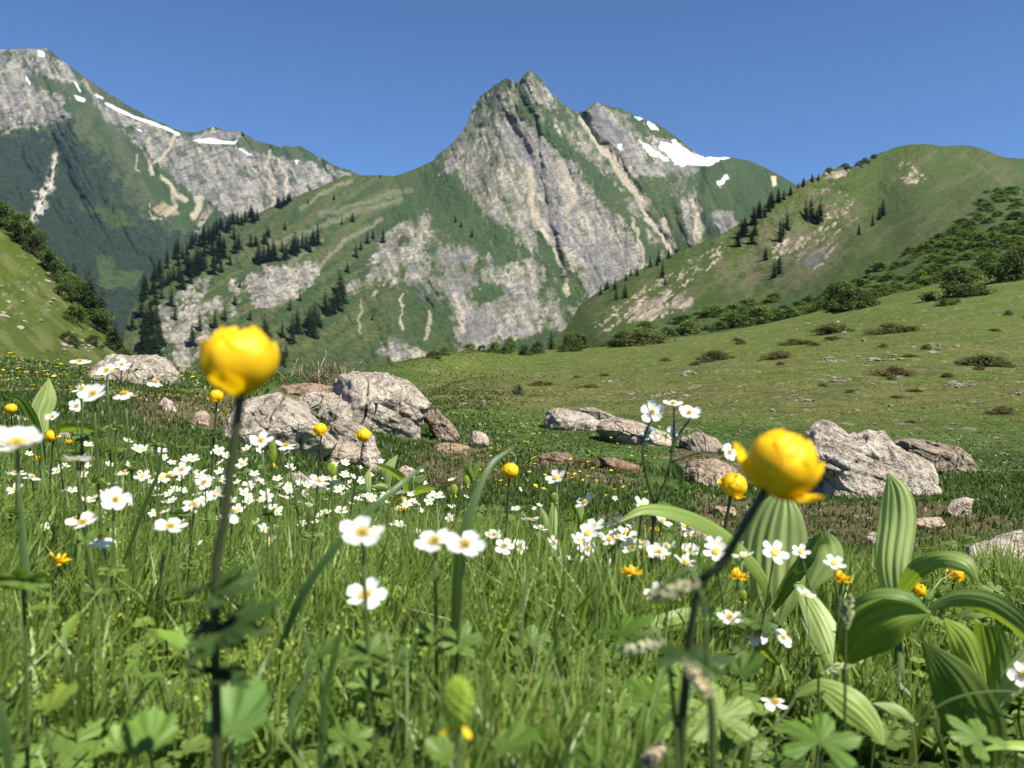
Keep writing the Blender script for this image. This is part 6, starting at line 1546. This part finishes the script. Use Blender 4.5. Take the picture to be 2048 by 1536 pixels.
hellebore(1800, 1.15, "largest hellebore plant at the right with a tall upright leaf and many drooping leaves", [
    ([(1795, 1215, 1.22, 18), (1784, 1130, 1.23, 32), (1794, 1040, 1.25, 35), (1792, 985, 1.26, 26), (1776, 946, 1.27, 2)], .1, 5, .10, LG),
    ([(1792, 1195, 1.20, 12), (1828, 1140, 1.16, 24), (1880, 1116, 1.12, 20), (1930, 1126, 1.10, 20), (1956, 1162, 1.09, 2)], (.8, .6, .3), 4, .07, MG, 30, 24, .35),
    ([(1678, 1336, 0.933, 6), (1722, 1268, 0.898, 52), (1785, 1230, 0.880, 48), (1862, 1226, 0.871, 3)], (.1, .0), 6, .03, (.19, .28, .04), 30, 34, .30),
    ([(1690, 1222, 0.900, 4), (1745, 1186, 0.882, 16), (1815, 1190, 0.873, 17), (1864, 1230, 0.873, 2)], .9, 4, .12, DG, 26, 24, .3),
    ([(1852, 1222, 0.891, 4), (1915, 1200, 0.882, 20), (1990, 1216, 0.873, 28), (2075, 1286, 0.864, 20), (2130, 1370, 0.855, 3)], (-.7, -.5), 5, .08, (.17, .26, .07), 30, 28, .35),
    ([(1888, 1238, 0.907, 4), (1922, 1278, 0.907, 28), (1948, 1330, 0.916, 24), (1972, 1380, 0.924, 3)], .3, 5, .07, YG, 24, 28, .2),
    ([(1975, 1250, 0.958, 26), (1990, 1320, 0.958, 32), (2000, 1400, 0.949, 20), (1996, 1450, 0.941, 3)], -.2, 5, .07, (.17, .25, .05), 24, 28, .2),
    ([(1972, 1530, 0.745, 30), (1948, 1450, 0.745, 58), (1905, 1360, 0.745, 46), (1846, 1284, 0.752, 4)], .1, 6, .08, (.13, .20, .035), 30, 34, .15),
    ([(1898, 1388, 0.775, 2), (1874, 1342, 0.775, 13), (1846, 1304, 0.775, 2)], .2, 3, .05, YG, 16, 16, .1),
    ([(1590, 1392, 0.725, 3), (1640, 1374, 0.718, 18), (1700, 1408, 0.703, 34), (1742, 1448, 0.696, 24), (1768, 1490, 0.688, 2)], .25, 5, .06, (.26, .36, .085), 30, 28, .25),
    ([(1720, 1410, 0.780, 2), (1790, 1418, 0.780, 12), (1836, 1450, 0.772, 2)], .3, 3, .05, MG, 16, 16, .2),
    ([(1990, 1420, 0.840, 3), (2030, 1360, 0.840, 22), (2080, 1290, 0.840, 20)], 0, 4, .06, LG, 16, 20, .2),
    ([(1960, 1500, 0.699, 3), (2020, 1488, 0.699, 14), (2090, 1494, 0.699, 12)], .9, 3, .05, YG, 16, 16, .3),
], [(1800, 1400, 1.13), (1796, 1210, 1.18)])
hellebore(84, 2.1, "hellebore at the left edge with one upright pointed leaf, growing among anemones", [
    ([(88, 868, 2.12, 8), (80, 830, 2.12, 18), (92, 795, 2.13, 19), (98, 756, 2.14, 1)], .2, 5, .10, LG), ([(80, 868, 2.1, 6), (64, 835, 2.08, 12), (40, 800, 2.05, 9), (8, 790, 2.02, 1)], .8, 3, .08, DG),
    ([(86, 872, 2.1, 5), (130, 858, 2.05, 11), (180, 856, 2.0, 10), (214, 866, 1.98, 1)], (-.8, -.5), 3, .08, MG), ([(82, 882, 2.08, 5), (50, 872, 2.03, 12), (18, 884, 2.0, 9), (-20, 900, 1.98, 1)], .7, 3, .08, MG), ([(88, 886, 2.05, 5), (110, 862, 2.0, 9), (120, 840, 1.97, 1)], .3, 3, .08, DG)], [(84, 868, 2.1)])
hellebore(806, 2.9, "small hellebore with bright pointed leaves in the middle of the anemone drift", [
    ([(776, 972, 2.9, 4), (776, 940, 2.9, 12), (795, 910, 2.92, 1)], .2, 4, .08, LG), ([(812, 992, 2.9, 4), (806, 962, 2.85, 11), (780, 940, 2.8, 9), (748, 926, 2.75, 1)], .8, 3, .08, MG),
    ([(814, 992, 2.9, 3), (832, 968, 2.86, 13), (854, 950, 2.84, 1)], .2, 4, .07, LG), ([(816, 996, 2.9, 3), (842, 980, 2.8, 9), (872, 976, 2.7, 1)], -.5, 3, .07, MG), ([(800, 1000, 2.9, 3), (770, 978, 2.8, 10), (742, 972, 2.75, 1)], .4, 3, .07, LG), ([(738, 990, 2.95, 3), (735, 960, 2.95, 8), (740, 936, 2.96, 1)], .2, 3, .07, LG)], [(810, 990, 2.9)])
hellebore(1100, 1.75, "hellebore with two upright leaves and spreading lower leaves left of a dark rosette", [
    ([(1102, 1080, 1.76, 5), (1090, 1042, 1.76, 9), (1080, 1012, 1.77, 1)], .2, 3, .08, LG), ([(1108, 1076, 1.76, 4), (1107, 1035, 1.77, 9), (1106, 1002, 1.78, 1)], .1, 3, .08, LG),
    ([(1108, 1090, 1.74, 4), (1138, 1074, 1.7, 10), (1168, 1060, 1.68, 1)], .3, 3, .08, MG), ([(1105, 1130, 1.72, 5), (1125, 1100, 1.68, 14), (1150, 1078, 1.66, 1)], .2, 4, .08, MG), ([(1096, 1130, 1.72, 6), (1098, 1100, 1.71, 16), (1104, 1072, 1.71, 1)], 0, 4, .08, LG), ([(1090, 1110, 1.72, 4), (1074, 1084, 1.70, 9), (1070, 1060, 1.7, 1)], .3, 3, .08, MG)], [(1102, 1090, 1.75)])
hellebore(1160, 2.5, "dark rosette of pointed leaves with a lit centre at the edge of the brown soil", [
    ([(1160, 1048, 2.5, 4), (1158, 1020, 2.5, 10), (1162, 998, 2.5, 1)], .1, 3, .08, LG), ([(1158, 1048, 2.5, 4), (1148, 1026, 2.48, 8), (1140, 1006, 2.46, 1)], .5, 3, .08, DG), ([(1164, 1048, 2.5, 4), (1176, 1030, 2.48, 8), (1186, 1014, 2.46, 1)], -.5, 3, .08, DG),  # lit centre painted with a lighter green than the leaves around it
    ([(1156, 1050, 2.48, 4), (1140, 1040, 2.42, 8), (1124, 1042, 2.38, 1)], .7, 3, .08, DG), ([(1166, 1050, 2.48, 4), (1184, 1044, 2.42, 8), (1200, 1050, 2.38, 1)], -.7, 3, .08, DG)], [(1160, 1044, 2.5)])
hellebore(945, 4.4, "small pale green rosette alone in the green hollow above the brown mound", [
    ([(946, 955, 4.4, 2), (938, 935, 4.4, 6), (944, 912, 4.4, 1)], .2, 3, .08, MG), ([(948, 955, 4.4, 2), (954, 935, 4.4, 6), (962, 918, 4.4, 1)], .1, 3, .08, MG), ([(944, 958, 4.4, 2), (932, 948, 4.35, 5), (926, 930, 4.3, 1)], .4, 3, .08, DG), ([(950, 958, 4.4, 2), (960, 950, 4.35, 5), (966, 934, 4.3, 1)], -.4, 3, .08, DG)])

# ------------------------------------------------------------------ single large blades, sedge heads and leaves close to the lens
def blade_thing(pts, hw, label, col=(.075, .135, .030), name="grass_blade", mat=None):
    sp = np.array(spline(pts, 22)); P = W(sp[:, 0], sp[:, 1], sp[:, 2]); n = len(P)
    T = np.gradient(P, axis=0); T /= np.linalg.norm(T, axis=1)[:, None]; view = P / np.linalg.norm(P, axis=1)[:, None]
    S = np.cross(T, view); S /= np.linalg.norm(S, axis=1)[:, None]; Nn = np.cross(S, T)
    t = np.linspace(0, 1, n); w = hw / F * sp[:, 2] * np.minimum(1, (1 - t) ** .6 * 1.3 + .03) * (.7 + .3 * np.sin(np.pi * t))
    V_ = np.stack([P - S * w[:, None] + Nn * (w * .35)[:, None], P, P + S * w[:, None] + Nn * (w * .35)[:, None]], 1)
    base = P[0].copy(); c_ = np.repeat((np.array(col)[None] * (.8 + .3 * t[:, None]))[:, None], 3, 1); c_[:, 1] *= .75
    o = link(name, mesh_np(name, V_.reshape(-1, 3) - base, grid_faces(n, 3), cols=c_.reshape(-1, 3)), mat or M_grass); o.location = base
    return tag(o, label, "grass blade")
BL = [([(905, 1400, .62), (915, 1150, .60), (930, 1060, .60), (975, 940, .62), (1030, 893, .64)], 16, "broad dark grass blade rising past the blurred pair of anemones into the hollow", (.05, .09, .022)),
      ([(560, 1300, .66), (610, 1180, .64), (700, 1060, .64), (800, 970, .66), (862, 922, .70)], 12, "long bluish grass blade slanting up behind the large blurred anemone", (.07, .13, .04)),
      ([(250, 1120, 1.0), (290, 1010, 1.0), (320, 930, 1.0), (324, 835, 1.0)], 6, "thin dark curved blade rising at the left toward the rocks", (.05, .09, .025)),
      ([(60, 1200, .8), (48, 1080, .8), (40, 970, .8)], 8, "upright pale green blade at the far left", (.09, .15, .05)),
      ([(590, 1536, .5), (585, 1420, .5), (620, 1330, .5), (600, 1220, .5)], 10, "pale blade standing at the lower left of the middle", (.10, .16, .06)),
      ([(1045, 1330, .8), (1042, 1240, .8), (1050, 1180, .8), (1062, 1130, .8)], 8, "pale grass spear standing alone below the clump of three anemones", (.17, .22, .09)),
      ([(1100, 1170, 1.1), (1180, 1130, 1.1), (1260, 1060, 1.1), (1190, 1048, 1.1)], 4, "thin folded blade crossing below the dark rosette", (.06, .11, .03)),
      ([(1810, 1460, .75), (1900, 1400, .74), (2000, 1382, .73), (2090, 1396, .72)], 4, "thin arching blade crossing in front of the ribbed hellebore leaf", (.10, .15, .05)),
      ([(1240, 1536, .55), (1330, 1440, .55), (1400, 1370, .56), (1490, 1300, .58)], 11, "broad blade slanting up behind the blurred catkin", (.07, .12, .028)),
      ([(640, 1536, .48), (650, 1400, .48), (672, 1300, .48), (690, 1230, .48)], 12, "wide blurred blade under the lower middle anemone", (.06, .11, .026)),
      ([(470, 1560, .5), (500, 1400, .5), (540, 1300, .52)], 9, "short blade right of the thick dark stem at the bottom", (.06, .115, .028)),
      ([(1130, 1536, .6), (1122, 1380, .6), (1110, 1260, .6), (1118, 1180, .6)], 9, "dark upright blade in the bottom middle", (.045, .085, .02)),
      ([(850, 1560, .55), (880, 1400, .55), (905, 1300, .55)], 8, "blade behind the yellow green seed head", (.07, .12, .03)),
      ([(20, 1560, .45), (5, 1440, .45), (-30, 1340, .45)], 14, "blurred blade at the bottom left corner", (.05, .09, .022)),
      ([(1900, 1560, .7), (1880, 1480, .7), (1850, 1420, .7)], 6, "thin blade at the bottom right", (.08, .13, .035)),
      ([(1420, 1560, .6), (1470, 1500, .6), (1560, 1440, .6), (1640, 1300, .62)], 5, "long thin stalk leaning right at the bottom", (.09, .13, .04))]
for pts, hw, lab, colr in BL: blade_thing(pts, hw * .75, lab, tuple(x * 1.5 for x in colr))
def spike(px, py, px2, py2, D, w, label, col=(.42, .40, .22), stem_to=None):
    """a fuzzy sedge or plantain head on its stalk"""
    a = np.array(V(px, py, D)); b = np.array(V(px2, py2, D)); base = Gv(stem_to if stem_to else px2, D * 1.02)
    k = Kit(); bb = np.array(base); k.tube(spline([(0, 0, 0), (b - bb) * .6 + [0.004, 0, 0], b - bb, a - bb], 9), .0012, 5, 0)
    r = random.Random(int(px)); L = np.linalg.norm(a - b); ax = (a - b) / L; r0 = w / F * D * .5
    for i in range(90):
        t = r.random(); an = r.uniform(0, 6.28); u = np.cross(ax, [0, 1, 0]); u /= np.linalg.norm(u); v_ = np.cross(ax, u)
        d = (u * math.cos(an) + v_ * math.sin(an)); c_ = b - bb + ax * L * t; rr = r0 * math.sin(math.pi * (.1 + .85 * t)) ** .6
        k.tube([c_, c_ + d * rr * .6 + ax * rr * .3, c_ + d * rr + ax * rr * .7], [rr * .22, rr * .24, .0002], 4, 1, np.array(col) * r.uniform(.7, 1.3))
    col = tuple(min(.85, x * 1.6) for x in col); m = leaf_mat("sedge_head", col, tuple(x * .7 for x in col), trans=.25, tcol=(1, 1, .8), gloss=.02, nscale=200)
    root = empty("sedge", base, label, "grass")
    me = k.mesh("spike", [M_stem, m]); link("spike", me, parent=root)
spike(1370, 1322, 1425, 1395, .33, 36, "blurred cream catkin like head near the lens, bottom right of centre", (.50, .44, .28), 1400)
spike(1300, 1195, 1400, 1165, .36, 40, "blurred brownish grass head before the dimmed anemone", (.28, .28, .16), 1440)
spike(1235, 1300, 1330, 1285, .40, 30, "blurred pale grass head left of the slanting stem", (.36, .38, .22), 1380)
spike(468, 1345, 438, 1440, .42, 24, "blurred yellowish grass head right of the thick dark stem", (.42, .44, .20), 430)
spike(1700, 1190, 1690, 1260, .6, 26, "fuzzy pale grass head before the dark hellebore leaf", (.34, .38, .18), 1680)
spike(772, 1262, 790, 1420, .5, 14, "long yellow green grass spike below the lower middle anemone", (.30, .38, .12), 800)
spike(1700, 1330, 1640, 1345, .7, 20, "pale fuzzy grass head under the folded leaf", (.40, .44, .20), 1630)
spike(1290, 1530, 1330, 1490, .42, 40, "blurred pinkish grass head at the bottom edge", (.42, .34, .24), 1310)
spike(328, 1110, 322, 1150, .8, 10, "small pinkish grass head left of the thick dark stem", (.45, .32, .22), 318)

def lobed_leaf(px, py, size_px, D, az, tilt, kind, label, col=(.085, .155, .034)):
    v0, f0 = LS[kind]; s = size_px / F * D * (.8 if kind != 'lance' else 1); col = (col[0] * 1.15, col[1] * 1.1, col[2] * .8); c = V(px, py, D); base = Gv(px, D * 1.03)
    root = empty("meadow_leaf", base, label, "leaf")
    k = Kit(); ex = np.array([math.cos(az) * math.cos(tilt), math.sin(az) * math.cos(tilt), math.sin(tilt)]); ey = np.array([-math.sin(az), math.cos(az), 0]); ez = np.cross(ex, ey)
    o = np.array(c) - np.array(base)
    k.tube(spline([(0, 0, 0), o * .6 + [.005, 0, 0], o], 6), .0011, 5, 0, (.10, .14, .04)); st = link("stalk", k.mesh("stalk", [M_stem]), parent=root)
    k = Kit(); n = len(v0); cc = np.array(col) * 1.15 * vein_shade(kind, v0)[:, None]
    k.add(o + s * (v0[:, :1] * ex + v0[:, 1:2] * ey + v0[:, 2:] * ez), f0, 0, cc); link("blade", k.mesh("blade", [M_leaf]), parent=root)
for a in [(372, 1300, 95, .62, 2.8, .5, "lance", "broad toothed light green leaf left of the thick dark stem", (.14, .23, .05)), (330, 1355, 60, .62, 3.4, .2, "lance", "small toothed leaf below the broad light one", (.09, .16, .035)), (25, 1235, 90, .7, .3, .3, "lance", "bright toothed leaf at the left frame edge", (.11, .19, .04)),
          (640, 1310, 70, .5, .6, .3, "mantle", "blurred round leaf below the frothy herbs at the left of the middle", (.07, .13, .03)), (250, 1350, 50, .6, 1.2, .6, "lance", "narrow light leaf left of the broad toothed one", (.10, .18, .04)), (1000, 1500, 110, .45, .2, .2, "mantle", "scalloped round leaf at the bottom centre", (.09, .16, .036)),
          (460, 1470, 150, .40, 1.3, .55, "mantle", "big pale scalloped leaf at the bottom beside the thick dark stem", (.10, .19, .06)), (300, 1500, 120, .42, 2.0, .3, "mantle", "round scalloped leaf at the bottom left", (.09, .17, .035)), (1440, 1440, 110, .62, 1.6, .6, "palm", "pale ribbed fan leaf at the bottom right of centre", (.15, .22, .08)),
          (1300, 1400, 100, .6, .9, .4, "palm", "cut green leaf under the orange petal", (.08, .15, .03)), (1240, 1270, 100, .72, .2, .5, "palm", "sharply cut leaf low left of the forked stem", (.07, .13, .028)), (1060, 1290, 60, .8, 1.4, .7, "palm", "upright lobed leaf in the grass of the middle", (.09, .16, .04)),
          (90, 1420, 90, .5, .8, .3, "mantle", "yellowish round leaf low at the left edge", (.14, .20, .04)), (1640, 1490, 110, .5, 1.1, .4, "palm", "blurred cut leaf at the bottom under the hellebore", (.08, .15, .035)), (1960, 1480, 90, .6, 2.2, .4, "palm", "toothed leaf in the bottom right corner", (.09, .16, .045)),
          (130, 1280, 70, .6, 1.5, .8, "lance", "light green toothed leaf pair under the side petalled anemone", (.13, .22, .045)), (1480, 1350, 80, .7, .4, .4, "mantle", "round leaf in the shade beside the blurred catkin", (.07, .13, .03)), (780, 1330, 70, .55, .3, .3, "mantle", "blurred bluish leaf right of the grass spike", (.06, .11, .035)),
          (900, 1520, 80, .45, 2.6, .3, "mantle", "round leaf at the bottom under the seed head", (.08, .14, .03)), (1180, 1530, 90, .5, .6, .3, "palm", "cut leaf at the bottom edge right of the scalloped leaf", (.08, .15, .035)), (700, 1480, 70, .5, 1.7, .4, "palm", "cut leaf low in the left middle", (.08, .14, .03))]:
    lobed_leaf(*a)

# ------------------------------------------------------------------ the bare twiggy bush behind the boulders
def twig_bush():
    px0, D = 690, 11.3; base = Gv(px0, D); root = empty("willow_bush", base, "half bare twiggy bush with sparse small leaves growing behind the big cleft boulder", "bush")
    leafs = Kit(); r = random.Random(9)
    for i in range(95):
        x0 = r.gauss(690, 50); d = D + r.uniform(-.3, .8); b = np.array(Gv(x0, d)) - np.array(base)
        h = r.uniform(30, 66) / F * d * (1.15 if abs(x0 - 680) < 50 else .8); dx = r.gauss(0, 22) / F * d
        pts = spline([b, b + [dx * .4 + r.uniform(-.04, .04), r.uniform(-.1, .1), h * .5], b + [dx, r.uniform(-.15, .15), h]], 7)
        k = Kit(); k.tube(pts, np.linspace(.011, .004, 7), 4, 0, (.34, .28, .20) if r.random() < .5 else (.16, .13, .09)); link("twig", k.mesh("twig", [M_bark]), parent=root)
        for j in range(26):
            p = pts[r.randrange(2, 7)] + np.array([r.gauss(0, .05), r.gauss(0, .05), r.gauss(0, .05)]); s = r.uniform(.010, .022); u = np.array([r.gauss(0, 1) for _ in range(3)]); u /= np.linalg.norm(u); w = np.cross(u, [.3, .5, .8]); w /= np.linalg.norm(w)
            leafs.add([p - u * s, p + w * s * .5, p + u * s, p - w * s * .5], [(0, 1, 2, 3)], 0, np.array([.10, .12, .035]) * r.uniform(.6, 1.3))
    link("foliage", leafs.mesh("foliage", [M_leafy], smooth=False), parent=root)
    for x, w, h in [(648, 70, 40), (700, 90, 36), (760, 90, 30), (800, 50, 26)]:
        p = Gv(x, 12.2); s = 12.2 / F
        shrub(p, w * s, h * s, SH_LOW, {648: "olive brown low shrub behind the reddish ledge", 700: "olive low shrub under the bare twigs", 760: "dark green low shrub just above the boulder top", 800: "small green shrub at the right shoulder of the boulder"}[x], name="heath_shrub", cat="low shrub")
twig_bush()
for x, y, w, h, lab in [(110, 790, 80, 34, "rusty red low shrub behind the left hellebore"), (330, 800, 110, 40, "brown green heath shrub below the long layered rock"), (300, 860, 120, 30, "brownish heath cushion left of the broad slab"), (840, 890, 110, 34, "green cushion of herbs below the leaning slab"), (880, 968, 110, 44, "brown dead looking mound below the pale rosette"),
                        (1140, 925, 130, 40, "brown and green heath cushion round the dark flat stone"), (1250, 950, 110, 36, "dry heath cushion below the reddish earthy rock"), (1215, 1065, 60, 34, "reddish brown heather mound right of the dark rosette"), (1560, 1040, 160, 30, "brown heath cushion in front of the rugged outcrop"), (1800, 1010, 120, 36, "green herb cushion at the right foot of the rugged outcrop"),
                        (2010, 1200, 120, 50, "dark red brown heather under the pale slab at the right edge"), (1700, 1080, 140, 30, "brown mossy cushion between the two tall leaves"), (430, 870, 60, 30, "dark green low shrub at the left end of the broad slab")]:
    D = hit(x, y) or 8.0; s = D / F; p = Gv(x, D)
    shrub(p + Vector((0, 0, -.03)), w * s, h * s * .8, SH_LOW, lab, name="heath_shrub", cat="low shrub", i=1 if "brown" in lab or "red" in lab or "dry" in lab else 0)
# ------------------------------------------------------------------ tell the members of small groups apart by their order across the view
_ORD = "leftmost second third fourth fifth sixth seventh eighth ninth tenth eleventh twelfth thirteenth fourteenth fifteenth sixteenth seventeenth eighteenth nineteenth twentieth twenty-first twenty-second twenty-third twenty-fourth twenty-fifth twenty-sixth twenty-seventh twenty-eighth twenty-ninth thirtieth".split()
def number_groups():
    g = {}
    for o in SCN.objects:
        if o.parent is None and o.get("group"): g.setdefault(o["group"], []).append(o)
    for name, obs in g.items():
        if len(obs) > 30: continue
        obs.sort(key=lambda o: o.location.x / max(.1, o.location.y))
        for i, o in enumerate(obs):
            w = o["label"].split()
            o["label"] = " ".join(w[:12]) + (", leftmost of its group" if i == 0 else ", " + _ORD[i] + " from left")
number_groups()
# ------------------------------------------------------------------ thin mountain air
def build_haze():
    x0, x1, y0, y1, z0, z1 = -3450, 3450, -3450, 3450, -140, 1130
    v = [(x, y, z) for x in (x0, x1) for y in (y0, y1) for z in (z0, z1)]
    f = [(0, 1, 3, 2), (4, 6, 7, 5), (0, 4, 5, 1), (2, 3, 7, 6), (0, 2, 6, 4), (1, 5, 7, 3)]
    me = bpy.data.meshes.new("haze"); me.from_pydata(v, [], f); me.update()
    m, nt, out = nodes_of("thin_air")
    p = N(nt, "ShaderNodeVolumePrincipled")
    p.inputs["Color"].default_value = (.34, .58, 1.0, 1)
    p.inputs["Density"].default_value = HAZE
    p.inputs["Anisotropy"].default_value = .1
    nt.links.new(p.outputs[0], out.inputs["Volume"])
    link("haze", me, m, kind="stuff", label="faint blue haze of mountain air over the valley")
HAZE = 0.000024
build_haze()
